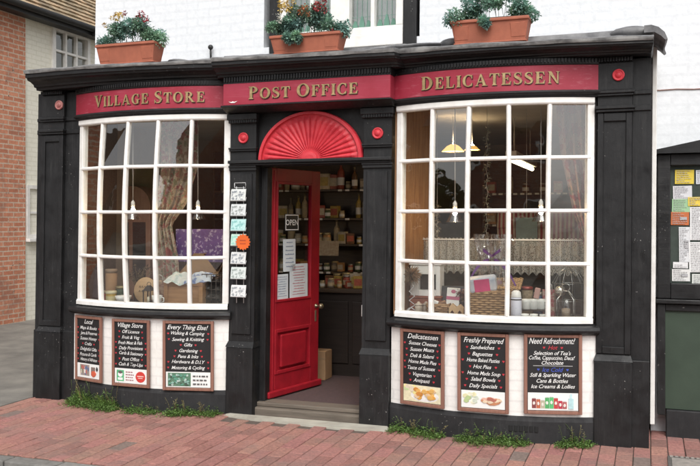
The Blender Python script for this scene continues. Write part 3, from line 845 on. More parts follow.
# ---------------------------------------------------------------- house along the lane
H = thing('brick_house', 'red brick and cream painted house along the lane with brown tiled roof', 'house', (-6.6, 5, 0))
def hb(mb, name, m, parent=None):
    M = Matrix.Translation((6.6, -5, 0))
    if parent is None or parent is H:
        for v_ in mb.bm.verts: v_.co = M @ v_.co
        return mb.build(name, m, H)
    for v_ in mb.bm.verts: v_.co = M @ v_.co
    return mb.build(name, m, parent)
mb = MB(); mb.box(-12, -6.57, -1.5, 4.7, -.1, 4.97); hb(mb, 'brick_wall', RBRICK)
u0, u1, uz0, uz1 = 5.36, 6.36, 3.95, 4.84
mb = MB()
mb.box(-12, -6.6, 4.7, u0 - .0, -.1, 4.97); mb.box(-12, -6.6, u1, 18, -.1, 4.97); mb.box(-12, -6.6, u0, u1, -.1, uz0); mb.box(-12, -6.6, u0, u1, uz1, 4.97); mb.box(-12, -6.9, u0, u1, uz0, uz1)
hb(mb, 'painted_wall', CBRICK)
def lane_window(y0, y1, z0, z1, nx, zbars, fw, blind):
    mb = MB(); xo, xi = -6.565, -6.66
    mb.box(xi, xo, y0, y0 + fw, z0, z1); mb.box(xi, xo, y1 - fw, y1, z0, z1); mb.box(xi, xo, y0 + fw, y1 - fw, z1 - fw, z1); mb.box(xi, xo, y0 + fw, y1 - fw, z0, z0 + fw)
    for i in range(1, nx): 
        c = y0 + fw + (y1 - y0 - 2 * fw) * i / nx; mb.box(xi + .02, xo - .015, c - .02, c + .02, z0 + fw, z1 - fw)
    for z in zbars: mb.box(xi + .022, xo - .017, y0 + fw, y1 - fw, z - .018, z + .018)
    F = hb(mb, 'window', WHITE)
    mb = MB(); mb.poly([(-6.625, y0 + fw, z0 + fw), (-6.625, y1 - fw, z0 + fw), (-6.625, y1 - fw, z1 - fw), (-6.625, y0 + fw, z1 - fw)]); hb(mb, 'window_pane', GLASS, F)
    mb = MB()
    for q in blind: mb.box(*q)
    hb(mb, 'blind', mat('sage_blind', (.16, .16, .12), (.12, .12, .09), .9), F)
lane_window(u0, u1, uz0, uz1, 3, (4.44,), .075, [(-6.72, -6.70, u0, u1 - .25, uz0, uz1)])
lane_window(4.74, 5.3, 1.31, 2.16, 1, (1.72,), .06, [(-6.655, -6.64, 4.8, 5.24, 1.37, 1.6), (-6.655, -6.64, 4.8, 5.24, 1.78, 2.1)])
mb = MB(); mb.box(-6.6, -6.50, 4.72, 5.32, 1.25, 1.305, .01); hb(mb, 'window_sill', WHITEW)
mb = MB(); rt = random.Random(8)
a_ = R(43); rows_ = 24; tw = .165
for r_ in range(rows_):
    d0 = .15 * r_
    y = -1.8 + (.08 if r_ % 2 else 0)
    while y < 17:
        g = rt.random(); c = (.34, .26, .165) if g < .45 else ((.25, .19, .125) if g < .75 else (.38, .27, .17))
        s_ = rt.uniform(.75, 1.2); c = tuple(k * s_ for k in c); mb.colour(c)
        lift = rt.uniform(0, .012)
        def P(d, y_, up): return (-6.33 - d * math.cos(a_) + up * math.sin(a_), y_, 4.93 + d * math.sin(a_) + up * math.cos(a_))
        if 3.4 < y < 9 or r_ % 3 == 0 or True:
            w_ = tw - .006
            mb.hexa([P(d0 - .02, y, 0), P(d0 - .02, y + w_, 0), P(d0 + .20, y + w_, -.012), P(d0 + .20, y, -.012), P(d0 - .02, y, .036 + lift), P(d0 - .02, y + w_, .036 + lift), P(d0 + .20, y + w_, .004), P(d0 + .20, y, .004)])
        y += tw
hb(mb, 'roof', TILE)
mb = MB(); mb.hexa([(-6.36, -1.8, 4.88), (-12.3, -1.8, 4.88), (-12.3, 17, 4.88), (-6.36, 17, 4.88), (-6.40, -1.8, 4.9), (-9, -1.8, 7.32), (-9, 17, 7.32), (-6.4, 17, 4.9)]); hb(mb, 'roof_deck', DARKW)
mb = MB(); mb.tube([(-6.31, -1.8, 4.905), (-6.31, 17, 4.905)], .055, 10); mb.box(-6.56, -6.36, -1.8, 17, 4.80, 4.875); hb(mb, 'gutter', IRON)
mb = MB(); mb.box(-6.35, -6.25, 6.1, 6.2, 4.78, 4.86, .01); hb(mb, 'gutter_bracket', IRON)

# ---------------------------------------------------------------- across the road (seen in the window reflections)
def far_house(x0, x1, y, h, ridge, label, m):
    t = thing('cottage', label, 'house', ((x0 + x1) / 2, y, 0))
    def fb(mb, nme, mm, p=None):
        for v_ in mb.bm.verts: v_.co -= Vector(((x0 + x1) / 2, y, 0))
        return mb.build(nme, mm, p or t)
    mb = MB(); mb.box(x0, x1, y - 6, y, -.1, h); fb(mb, 'wall', m)
    mb = MB(); mb.hexa([(x0 - .3, y + .3, h - .1), (x1 + .3, y + .3, h - .1), (x1 + .3, y - 6.3, h - .1), (x0 - .3, y - 6.3, h - .1), (x0 - .3, y - 2.9, ridge), (x1 + .3, y - 2.9, ridge), (x1 + .3, y - 3.1, ridge), (x0 - .3, y - 3.1, ridge)]); fb(mb, 'roof', mat('far_roof', (.09, .06, .045), (.06, .042, .034), .9, 2))
    n_ = max(2, int((x1 - x0) / 3.2))
    for i in range(n_):
        for z in (1.0, 3.3):
            if z + 1.2 > h: continue
            c = x0 + (x1 - x0) * (i + .5) / n_
            mb = MB(); mb.box(c - .6, c + .6, y + .002, y + .06, z, z + 1.2); w_ = fb(mb, 'window', WHITE)
            mb = MB()
            for k in range(2): mb.box(c - .54 + .56 * k, c - .02 + .56 * k, y + .061, y + .066, z + .06, z + 1.14)
            fb(mb, 'window_pane', DARKW, w_)
far_house(-4, 8.5, -17.5, 4.6, 7.4, 'brick cottage across the road that shows faintly in the window glass', OBRICK)
far_house(-40, -16, -16.5, 6.0, 8.6, 'long red brick house across the road mirrored in the leftmost panes', OBRICK)
t = thing('garden_tree', 'round garden tree across the road mirrored in the panes', 'tree', (-13.5, -19, 0))
mb = MB(); mb.tube([(0, 0, -.1), (.1, 0, 1.2), (0, .1, 2.6)], [.2, .15, .08], 8); mb.build('trunk', DARKW, t)
mb = MB(); rt = random.Random(2)
for i in range(5000):
    a, b = rt.uniform(0, 6.28), rt.uniform(-1, 1); r_ = (rt.random() ** .4)
    p = Vector((2.2 * r_ * math.cos(a) * math.sqrt(1 - b * b), 2.2 * r_ * math.sin(a) * math.sqrt(1 - b * b), 3.0 + 1.5 * r_ * b))
    mb.colour((.04 * rt.uniform(.6, 1.5), .065 * rt.uniform(.6, 1.5), .03))
    u_ = Vector((rt.gauss(0, 1), rt.gauss(0, 1), rt.gauss(0, 1))).normalized(); v_ = u_.orthogonal().normalized(); s_ = .13
    mb.poly([p + u_ * s_, p + v_ * s_ * .6, p - u_ * s_, p - v_ * s_ * .6])
mb.build('crown', LEAF, t, recalc=False)

# ---------------------------------------------------------------- flower boxes on the lead roof
def leaf(mb, p, d, up, L, W):
    d = d.normalized(); s_ = d.cross(up)
    if s_.length < 1e-3: s_ = d.orthogonal()
    s_.normalize(); nn = s_.cross(d)
    a, b, c, e = p, p + d * L * .5 + s_ * W * .5 + nn * L * .08, p + d * L - nn * L * .12, p + d * L * .5 - s_ * W * .5 + nn * L * .08
    va = [mb.bm.verts.new(q) for q in (a, b, c, e)]
    mb._fin([mb.bm.faces.new((va[0], va[1], va[2])), mb.bm.faces.new((va[0], va[2], va[3]))])
def flower_box(label, pxl, pxr, ypx, yb, seed, heights, flowers, hang):
    rr = random.Random(seed); Yc = -.165
    xl, z1 = at(pxl, ypx, Yc - .09); xr, _ = at(pxr, ypx, Yc - .09); z0 = at((pxl + pxr) / 2, yb, Yc - .09)[1]
    W = xr - xl; xc = (xl + xr) / 2; hh = z1 - z0 - .012
    t = thing('flower_box', label, 'flower box', (xc, Yc, z0), 0, 'flower boxes along the shopfront roof')
    w0, w1, d0, d1 = W / 2 * .89, W / 2 * .985, .062, .085
    mb = MB()
    mb.hexa([(-w0, -d0, 0), (w0, -d0, 0), (w0, d0, 0), (-w0, d0, 0), (-w1, -d1, hh), (w1, -d1, hh), (w1, d1, hh), (-w1, d1, hh)], .006)
    mb.box(-W / 2, W / 2, -d1 - .01, d1 + .01, hh - .012, hh + .012, .006)
    mb.box(-w0 - .01, w0 + .01, -d0 - .006, d0 + .006, .0, .012, .003)
    for s_ in (-1, 1): 
        x = s_ * W * .36; mb.hexa([(x - .05, -.069, .03), (x + .05, -.069, .03), (x + .05, -.06, .03), (x - .05, -.06, .03), (x - .055, -.086, .13), (x + .055, -.086, .13), (x + .055, -.07, .13), (x - .055, -.07, .13)], .003)
    mb.build('trough', TERRA, t)
    mb = MB(); mb.box(-w1 + .01, w1 - .01, -d1 + .01, d1 - .01, hh + .0125, hh + .02); mb.build('soil', SOIL, t)
    mb = MB()
    def top(u):
        n_ = len(heights) - 1; i = min(n_ - 1, int(u * n_)); f_ = u * n_ - i
        return heights[i] * (1 - f_) + heights[i + 1] * f_
    clumps = []
    for i in range(20):
        u = (i + rr.random()) / 20; h_ = top(u) * rr.uniform(.45, .95)
        clumps.append(((u - .5) * W * 1.05, rr.uniform(-.08, .07), hh + .02 + max(.02, h_ - .04), rr.uniform(.042, .07)))
    for hx in hang: clumps.append(((hx - .5) * W, -.115, hh - .01, .036)); clumps.append(((hx - .5) * W + .02, -.115, hh - .035, .024))
    for (cx, cy, cz, cr) in clumps:
        tone = rr.uniform(.6, 1.3); blue = rr.random()
        for k in range(300):
            dv = Vector((rr.gauss(0, 1), rr.gauss(0, 1), rr.gauss(0, .8))).normalized()
            p = Vector((cx, cy, cz)) + dv * cr * rr.uniform(.3, 1.05); p.z = max(p.z, hh - .12)
            g = rr.uniform(.5, 1.6) * tone
            mb.colour((.22 * g, (.36 + .02 * blue) * g, (.24 + .11 * blue) * g))
            leaf(mb, p, dv + Vector((rr.gauss(0, .6), rr.gauss(0, .6), rr.gauss(0, .5))), Vector((0, 0, 1)), rr.uniform(.010, .03), rr.uniform(.009, .024))
    for i in range(34):
        u = rr.random(); x = (u - .5) * W; h_ = top(u) * rr.uniform(.5, 1)
        mb.colour((.07, .11, .05)); mb.tube([(x, rr.uniform(-.05, .05), hh), (x + rr.uniform(-.03, .03), rr.uniform(-.07, .06), hh + h_ * .9)], .002, 4)
    mb.build('foliage', LEAF, t, recalc=False)
    for nm, items in flowers:
        mb = MB()
        for (u, h_, r_, c) in items:
            c0 = Vector(((u - .5) * W, rr.uniform(-.10, -.03), hh + h_))
            for q in range(int(r_ * 1500)):
                dv = Vector((rr.gauss(0, 1), rr.gauss(0, 1), rr.gauss(0, .8))).normalized()
                g = rr.uniform(.7, 1.2); mb.colour(tuple(k * g for k in c))
                leaf(mb, c0 + dv * r_ * rr.uniform(.3, .9), dv + Vector((rr.gauss(0, .5), rr.gauss(0, .5), rr.gauss(0, .5))), Vector((0, 0, 1)), r_ * .7, r_ * .55)
        mb.build(nm, PETAL, t, recalc=False)
RD, YL, OR, WH = (.42, .06, .08), (.66, .48, .14), (.58, .22, .10), (.75, .73, .66)
flower_box('terracotta flower box above the village store sign with yellow and dark red flowers', 95, 154, 45, 63, 1, (.08, .12, .17, .24, .25, .2, .25, .23, .12, .13, .1),
           (('red_flowers', ((.73, .25, .03, RD), (.66, .22, .028, RD), (.80, .21, .026, RD), (.5, .26, .022, (.3, .05, .06)), (.62, .2, .02, RD))), ('yellow_flowers', ((.37, .235, .034, YL), (.43, .25, .026, YL), (.3, .225, .022, YL), (.12, .18, .022, (.5, .3, .06))))), ())
flower_box('terracotta flower box in front of the leaded upstairs window with white, orange and red flowers', 269, 340, 36, 52, 2, (.1, .14, .2, .25, .24, .22, .26, .24, .14, .1, .08),
           (('orange_flowers', ((.45, .19, .03, OR), (.52, .21, .026, OR), (.56, .16, .02, OR))), ('yellow_flowers', ((.2, .26, .036, YL), (.27, .22, .03, YL), (.16, .22, .026, YL), (.33, .27, .02, YL))), ('white_flowers', ((.13, .14, .024, WH), (.1, .18, .02, WH))), ('red_flowers', ((.68, .21, .036, (.34, .05, .05)), (.75, .24, .03, (.34, .04, .05)), (.78, .18, .026, (.3, .05, .05)), (.88, .03, .014, RD)))), (.28, .4))
flower_box('terracotta flower box above the delicatessen sign with foliage trailing over its rim', 450, 529, 21, 42, 3, (.06, .08, .14, .26, .27, .28, .25, .3, .18, .14, .1),
           (('red_flowers', ((.6, .3, .036, OR), (.72, .29, .034, (.4, .06, .05)), (.52, .33, .03, OR), (.68, .24, .026, (.4, .06, .05)))),), (.44,))

# ---------------------------------------------------------------- menu boards on the stall risers
def menu_board(label, bow, xa, xb, z0, z1, lines, pic, seed):
    xc = (xa + xb) / 2; x0, x1, sag = bow
    p = min(arc(x0 - .02, x1 + .02, sag, 400), key=lambda q: abs(q[0] - xc))
    ang = math.atan2(p[2], -p[3]); w_ = (xb - xa) / math.cos(ang) * .985; h = z1 - z0
    t = thing('menu_board', label, 'menu board', (p[0] + p[2] * .012 + lean(p[0]) * (z0 - 1.3), p[1] + p[3] * .012, z0), ang, 'painted menu boards under the windows')
    rr = random.Random(seed); e = .024; hw = w_ / 2
    mb = MB()
    mb.box(-hw, -hw + e, -.018, .004, 0, h, .003); mb.box(hw - e, hw, -.018, .004, 0, h, .003); mb.box(-hw + e, hw - e, -.018, .004, 0, e, .003); mb.box(-hw + e, hw - e, -.018, .004, h - e, h, .003)
    mb.build('frame', FRAMEW, t)
    mb = MB(); mb.box(-hw + e, hw - e, -.008, .004, e, h - e); mb.build('panel', CHALKB, t)
    mb = MB()
    for s_ in (-.28, .28): mb.tube([(s_ * w_, -.004, h - .004), (s_ * w_, .0, h + .022)], .0022, 5)
    mb.build('hook', WIRE, t)
    ph = h * .225
    mb = MB(); iw = hw - e - .004
    mb.box(-iw, iw, -.0105, -.0082, e + .004, e + ph); 
    mats = [PAPER]; zb = e + .004
    def blob(c, cx, cz, rx, rz, lay, n_=12, wob=.2):
        nm = 'print_%02d%02d%02d' % tuple(int(k * 99) for k in c)
        m_ = mat(nm, c, tuple(k * .8 for k in c), .6, 40, 0)
        if m_ not in mats: mats.append(m_)
        mb.mi = mats.index(m_); a0 = rr.random() * 6
        mb.prism([(cx + rx * math.cos(6.283 * k / n_ + a0) * (1 + rr.uniform(-wob, wob)), cz + rz * math.sin(6.283 * k / n_ + a0) * (1 + rr.uniform(-wob, wob))) for k in range(n_)], -.0106 - lay * .00025, -.0104)
    def rect(c, a, b, c0, c1, lay): 
        nm = 'print_%02d%02d%02d' % tuple(int(k * 99) for k in c)
        m_ = mat(nm, c, tuple(k * .8 for k in c), .6, 40, 0)
        if m_ not in mats: mats.append(m_)
        mb.mi = mats.index(m_); mb.prism([(a, c0), (b, c0), (b, c1), (a, c1)], -.0106 - lay * .00025, -.0104)
    pic(blob, rect, iw, zb, ph - .004, rr)
    PIC = mb.build('picture', mats, t)
    cap = MB(); captions = []
    mb = MB(); hearts = MB(); blue = MB()
    nb = 0
    ztop = h - e; zbot = e + ph
    for (txt, size, dz, hr, colr) in lines:
        z = zbot + (ztop - zbot) * dz
        me = text_mesh(txt, size, .34, .002 * size, .95)
        xs = [v_.co.x for v_ in me.vertices]; wid = max(xs) - min(xs) if xs else 0; mid = (max(xs) + min(xs)) / 2 if xs else 0
        lim = (hw - e) * 2 * (.9 if not hr else .74); k = min(1, lim / wid) if wid else 1
        tgt = {'w': mb, 'r': hearts, 'b': blue}[colr]
        M = Matrix.Translation((0, -.0092, z)) @ Matrix.Rotation(rr.uniform(-.018, .018), 4, 'Y') @ Matrix.Translation((-mid * k + rr.uniform(-.006, .006), 0, rr.uniform(-.002, .002))) @ UPR @ Matrix.Diagonal((k, 1, 1, 1))
        tgt.mesh(me, M)
        if hr:
            for s_ in (-1, 1):
                cx = s_ * (wid * k / 2 + .022 + .006); q = .0085
                pts = [(0, -1.1), (1, .1), (.95, .7), (.5, .95), (0, .5), (-.5, .95), (-.95, .7), (-1, .1)]
                (blue if colr == 'b' else hearts).poly([(cx + a * q, -.0092, z + size * .3 + b * q) for a, b in pts])
    if len(lines) > 8:
        mb.box(-hw * .68, hw * .68, -.0092, -.0085, zbot + (ztop - zbot) * .485, zbot + (ztop - zbot) * .49)
    mb.build('lettering', INKW, t, recalc=False); hearts.build('hearts', HEART, t, recalc=False)
    if len(blue.bm.verts): blue.build('blue_lettering', BLUEI, t, recalc=False)
    else: blue.bm.free()
    return t
def seven(head, items, hs=.054, s=.040):
    L = [(head, hs, .885, False, 'w')]
    for i, x in enumerate(items): L.append((x, s, .765 - i * .118, True, 'w'))
    return L
def pic_books(blob, rect, iw, z, h, rr):
    rect((.30, .25, .22), -iw * .75, iw * .1, z + h * .15, z + h * .92, 1)
    for i in range(16): rect(rr.choice(((.5, .12, .1), (.12, .16, .3), (.6, .5, .4), (.7, .68, .62), (.2, .3, .2))), *(lambda a: (a, a + iw * .09))(rr.uniform(-iw * .74, 0)), *(lambda b: (b, b + h * .25))(z + h * rr.uniform(.16, .62)), 2 + i)
    rect((.22, .16, .14), iw * .25, iw * .62, z + h * .2, z + h * .8, 2); blob((.62, .12, .06), iw * .5, z + h * .35, iw * .2, h * .2, 20); blob((.05, .05, .05), iw * .8, z + h * .7, iw * .08, h * .14, 21)
def pic_seal(blob, rect, iw, z, h, rr):
    rect((.10, .42, .2), -iw * .88, -iw * .42, z + h * .12, z + h * .88, 1); blob((.8, .8, .78), -iw * .65, z + h * .6, iw * .15, h * .2, 2, 20, .02); blob((.12, .1, .1), -iw * .65, z + h * .72, iw * .13, h * .09, 3); rect((.8, .8, .78), -iw * .8, -iw * .5, z + h * .2, z + h * .36, 4)
    blob((.60, .05, .04), iw * .62, z + h * .48, iw * .3, h * .37, 5, 30, .02); rect((.75, .55, .5), iw * .42, iw * .82, z + h * .5, z + h * .56, 6); rect((.75, .55, .5), iw * .48, iw * .76, z + h * .38, z + h * .43, 7)
    for i in range(4):
        x = -iw * .3
        while x < iw * (.14 + .06 * (i % 2)): L = iw * rr.uniform(.05, .13); rect((.3, .1, .12), x, x + L, z + h * (.74 - i * .18), z + h * (.80 - i * .18), 8); x += L + iw * .04
def pic_bikes(blob, rect, iw, z, h, rr):
    rect((.10, .20, .13), -iw * .92, iw * .12, z + h * .06, z + h * .94, 1)
    for i in range(40): blob(rr.choice(((.25, .42, .36), (.06, .09, .07), (.45, .55, .5), (.1, .28, .2))), rr.uniform(-iw * .86, iw * .06), z + h * rr.uniform(.14, .86), iw * .055, h * .07, 2 + i, 7, .5)
    for i in range(3):
        x = iw * .22
        while x < iw * (.88 - .08 * (i % 2)): L = iw * rr.uniform(.05, .16); rect((.1, .1, .1), x, x + L, z + h * (.70 - i * .26), z + h * (.79 - i * .26), 20); x += L + iw * .05
def pic_chips(blob, rect, iw, z, h, rr):
    rect((.72, .66, .45), -iw, iw, z, z + h, 1); blob((.78, .77, .74), iw * .15, z + h * .4, iw * .75, h * .36, 2, 24, .02)
    for i in range(9): blob(rr.choice(((.55, .70, .35), (.8, .72, .3), (.75, .66, .5))), rr.uniform(-iw * .9, -iw * .3), z + h * rr.uniform(.5, .9), iw * .12, h * .12, 3 + i)
    for i in range(20): blob(rr.choice(((.68, .34, .07), (.72, .42, .12), (.56, .24, .05), (.7, .5, .3))), iw * .15 + rr.uniform(-iw * .5, iw * .5), z + h * rr.uniform(.25, .75), iw * .15, h * .13, 12 + i, 8)
def pic_salad(blob, rect, iw, z, h, rr):
    for i in range(16): blob(rr.choice(((.42, .52, .25), (.72, .68, .42), (.55, .6, .5), (.8, .78, .6))), -iw * .55 + rr.uniform(-iw * .26, iw * .26), z + h * rr.uniform(.28, .8), iw * .12, h * .13, 1 + i)
    blob((.55, .24, .12), iw * .42, z + h * .45, iw * .46, h * .22, 17); 
    for i in range(10): blob(rr.choice(((.75, .45, .35), (.72, .58, .42), (.42, .14, .1))), iw * .42 + rr.uniform(-iw * .36, iw * .36), z + h * rr.uniform(.36, .6), iw * .13, h * .08, 18 + i)
def pic_cans(blob, rect, iw, z, h, rr):
    cols = ((.22, .05, .05), (.45, .12, .06), (.45, .42, .3), (.08, .35, .12), (.10, .45, .16), (.5, .05, .05), (.45, .03, .06), (.4, .1, .1))
    for i, c in enumerate(cols):
        a = -iw * .84 + i * iw * .175; hh = (.66, .62, .55, .72, .75, .7, .55, .5)[i]
        rect(c, a, a + iw * .165, z + h * .1, z + h * hh, 1 + i); rect((.6, .6, .58), a + iw * .02, a + iw * .145, z + h * hh, z + h * (hh + .05), 1 + i); blob((.75, .7, .65), a + iw * .08, z + h * hh * .6, iw * .045, h * .1, 12 + i)
    rect((.45, .66, .68), iw * .62, iw * .82, z + h * .1, z + h * .7, 20); rect((.5, .7, .72), iw * .68, iw * .76, z + h * .7, z + h * .95, 20)
menu_board('narrow menu board headed Local, at the left end of the left window', LW, -1.985, -1.645, .20, .765, seven('Local', ('Maps & Books', 'Jams & Preserves', 'Sussex Honey', 'Crafts', 'Delightful Gifts', 'Pictures & Cards', 'History of Alfriston')), pic_books, 1)
menu_board('menu board headed Village Store with a green and red seal picture', LW, -1.535, -1.155, .195, .762, seven('Village Store', ('Off Licence', 'Fruit & Veg', 'Fresh Meat & Fish', 'Daily Provisions', 'Cards & Stationery', 'Post Office', 'Cash & Top-Ups')), pic_seal, 2)
menu_board('menu board headed Every Thing Else beside the door pilaster', LW, -1.045, -.615, .188, .765, seven('Every Thing Else!', ('Walking & Camping', 'Sewing & Knitting', 'Gifts', 'Gardening', 'Pens & Inks', 'Hardware & D.I.Y', 'Motoring & Cycling')), pic_bikes, 3)
menu_board('menu board headed Delicatessen with a picture of golden fried food', RW, .98, 1.345, .203, .775, seven('Delicatessen', ('Sussex Cheeses', 'Sussex Meats', 'Deli & Salami', 'Home Made Pies', 'Taste of Sussex', 'Vegetarian', 'Antipasti')), pic_chips, 4)
menu_board('menu board headed Freshly Prepared with a salad and a filled baguette', RW, 1.435, 1.815, .205, .778, seven('Freshly Prepared', ('Sandwiches', 'Baguettes', 'Home Baked Pasties', 'Hot Pies', 'Home Made Soup', 'Salad Bowls', 'Daily Specials')), pic_salad, 5)
menu_board('menu board headed Need Refreshment with a row of drink cans', RW, 1.91, 2.312, .215, .785, [('Need Refreshment?', .062, .885, False, 'w'), ('Hot', .042, .785, True, 'r'), ("Selection of Tea's", .039, .69, False, 'w'), ('Coffee, Cappuccino, Decaf', .039, .60, False, 'w'), ('Chocolate', .039, .515, False, 'w'), ('Ice Cold', .044, .385, True, 'b'), ('Still & Sparkling Water', .039, .285, False, 'w'), ('Cans & Bottles', .039, .185, False, 'w'), ('Ice Creams & Lollies', .039, .08, False, 'w')], pic_cans, 6)

# ---------------------------------------------------------------- notice board and green panel on the right
YN = .36
NB = thing('noticeboard', 'black framed parish noticeboard with a pointed top on the white wall', 'noticeboard', (3.2, .45, 1.0))
def nb_(mb, nme, m_, p=None):
    for v_ in mb.bm.verts: v_.co -= Vector((3.2, .45, 1.0))
    return mb.build(nme, m_, p or NB)
X0 = 2.812; X1 = 3.75
mb = MB(); mb.box(X0, X0 + .09, YN, .55, 1.02, 2.085, .008); mb.box(X1 - .09, X1, YN, .55, 1.02, 2.085, .008); mb.box(X0 + .09, X1 - .09, YN, .55, 1.02, 1.135, .006); mb.box(X0 + .09, X1 - .09, YN, .55, 2.0, 2.085, .006)
mb.box(X0 - .012, X1 + .012, YN - .02, .55, .985, 1.018, .006)
nb_(mb, 'frame', BLACKH)
mb = MB(); mb.box(X0 + .09, X1 - .09, YN + .05, YN + .07, 1.135, 2.0); nb_(mb, 'backing_board', mat('green_baize', (.05, .065, .055), (.038, .05, .042), .95, 20))
mb = MB(); mb.prism([(X0 - .02, 2.088), (X1 + .02, 2.088), (X1 + .02, 2.115), ((X0 + X1) / 2, 2.215), (X0 - .02, 2.115)], YN - .05, .55); nb_(mb, 'pediment', BLACKH)
TP = thing('timber_panel', 'dark green panel in black timber surround below the noticeboard', 'panel', (3.2, .45, 0))
def tp_(mb, nme, m_):
    for v_ in mb.bm.verts: v_.co -= Vector((3.2, .45, 0))
    return mb.build(nme, m_, TP)
mb = MB(); mb.box(X0, X0 + .055, YN + .01, .55, .16, .98, .006); mb.box(X1 - .055, X1, YN + .01, .55, .16, .98, .006); mb.box(X0 + .055, X1 - .055, YN + .02, .55, .93, .98, .005); tp_(mb, 'frame', BLACKW)
mb = MB(); mb.box(X0 + .055, X1 - .055, YN + .04, YN + .07, .205, .93); tp_(mb, 'green_board', GREENP)
mb = MB(); mb.box(X0 + .06, X1 + .2, YN + .02, .55, -.05, .2, .008); tp_(mb, 'plinth', BASEBLK)
notes = [(675, 694, 170, 184, (.68, .52, .06), 'yellow notice pinned at the top of the noticeboard'), (696, 712, 170, 184, (.62, .64, .68), 'pale blue notice at the top right of the noticeboard'),
         (673, 692, 186, 199, (.62, .62, .64), 'plain white notice under the yellow one at the top'), (672, 690, 199, 212, (.32, .52, .30), 'green notice on the noticeboard'), (671, 689, 212, 225, (.52, .15, .05), 'orange notice on the noticeboard with a dark picture'),
         (688, 706, 197, 206, (.70, .52, .07), 'small yellow notice overlapping the green one'), (690, 712, 207, 240, (.70, .70, .70), 'tall white notice right of the orange one'),
         (679, 690, 227, 262, (.66, .67, .68), 'narrow white notice under the orange one'), (689, 712, 242, 272, (.72, .72, .71), 'wide white notice low on the noticeboard'), (673, 688, 262, 268, (.70, .70, .70), 'small white strip notice low on the noticeboard'),
         (672, 690, 269, 281, (.68, .68, .66), 'white notice with a little picture in the bottom left corner'), (692, 712, 274, 284, (.62, .64, .6), 'white card in the bottom right of the noticeboard')]
def words_row(mb, xa, xb, y0, y1, z, h, rr):
    x = xa
    while x < xb:
        L = rr.uniform(.006, .02); mb.box(x, min(x + L, xb), y0, y1, z, z + h * rr.choice((.7, .7, 1))); x += L + .004
rr = random.Random(6)
GREYT = mat('grey_print', (.42, .42, .43), None, .7); 
for i, (xa, xb, ya, yb, c, lab) in enumerate(notes):
    a, zt = at(xa, ya, YN + .045); b_, _ = at(xb, ya, YN + .045); zb = at(xa, yb, YN + .045)[1]
    w_, h_ = b_ - a, zt - zb; yy = YN + .047 - (.003 if i in (5, 9) else 0) - i * .00012
    t = thing('notice', lab, 'notice', (a + w_ / 2, yy, zb + h_ / 2), 0, 'papers pinned to the noticeboard'); t.rotation_euler.y = rr.uniform(-.02, .02)
    mb = MB(); k = .004
    mb.grid(lambda u, v: ((u - .5) * w_, -.002 - k * (abs(u - .5) * 2) ** 3 * rr.uniform(.4, 1), (v - .5) * h_), 5, 3)
    mb.build('paper', mat('notice_paper_%d' % i, c, tuple(q * .93 for q in c), .7, 5, 0), t)
    mb = MB(); n_ = max(2, int(h_ / .013))
    for q in range(n_):
        z = h_ / 2 - h_ * (q + .7) / (n_ + .5); ww = w_ * rr.uniform(.3, .75)
        if h_ > .06 or q: words_row(mb, -w_ * .42, -w_ * .42 + ww * 1.1, -.0085, -.0065, z, .0042, rr)
    if i in (4, 7, 10): mb.box(0, w_ * .38, -.0085, -.0065, -h_ * .1, h_ * .12)
    if len(mb.bm.verts): mb.build('print', GREYT, t)
    else: mb.bm.free()

# ---------------------------------------------------------------- small things on the walls and pavement
mb = MB(); x, z = at(213, 52, YW); mb.tube([(x, YW + .02, z - .07), (x, YW - .04, z - .07), (x, YW - .045, z + .02)], .009, 8); mb.ball((x, YW - .045, z + .035), .024, seg=12)
tag(mb.build('wall_lamp_bracket', IRON), 'small black knob on a stalk against the white wall above the shopfront', 'bracket')
mb = MB(); pts = [(2.80, YW - .006, 2.585)] + [(2.83 + .12 * i, YW - .006, 2.583 + .004 * math.sin(i * 2.1)) for i in range(9)]
mb.tube(pts, .0045, 5); tag(mb.build('cable', mat('old_cable', (.28, .16, .13), None, .7)), 'thin brown cable running along the white wall on the right', 'cable')
mb = MB(); slab(mb, [(-.50, -.03), (.86, -.03), (.90, -.155), (.5, -.20), (.05, -.165), (-.25, -.15), (-.53, -.085)], -.06, .012)
bmesh.ops.bevel(mb.bm, geom=[e for e in mb.bm.edges if all(v_.co.z > 0 for v_ in e.verts)], offset=.008, segments=2, affect='EDGES')
tag(mb.build('doorstep', STONE), 'pale worn stone doorstep in front of the shop door', 'doorstep')
t = thing('drain_cover', 'small iron drain cover set in the brick paving below the green panel', 'drain cover', (3.11, -.40, .010))
mb = MB(); mb.box(-.24, .24, -.21, .21, -.03, .002, .002); mb.build('frame', mat('cover_iron', (.12, .11, .10), (.07, .065, .06), .8, 30, .4, 90), t)
mb = MB()
for i in range(14): mb.box(-.225 + i * .033, -.205 + i * .033, .17, .20, .0025, .007, .001)
mb.box(-.215, .215, -.19, .155, .0025, .005, .002); mb.build('lid', mat('cover_lid', (.30, .27, .24), (.2, .18, .165), .85, 20, .4, 70), t)
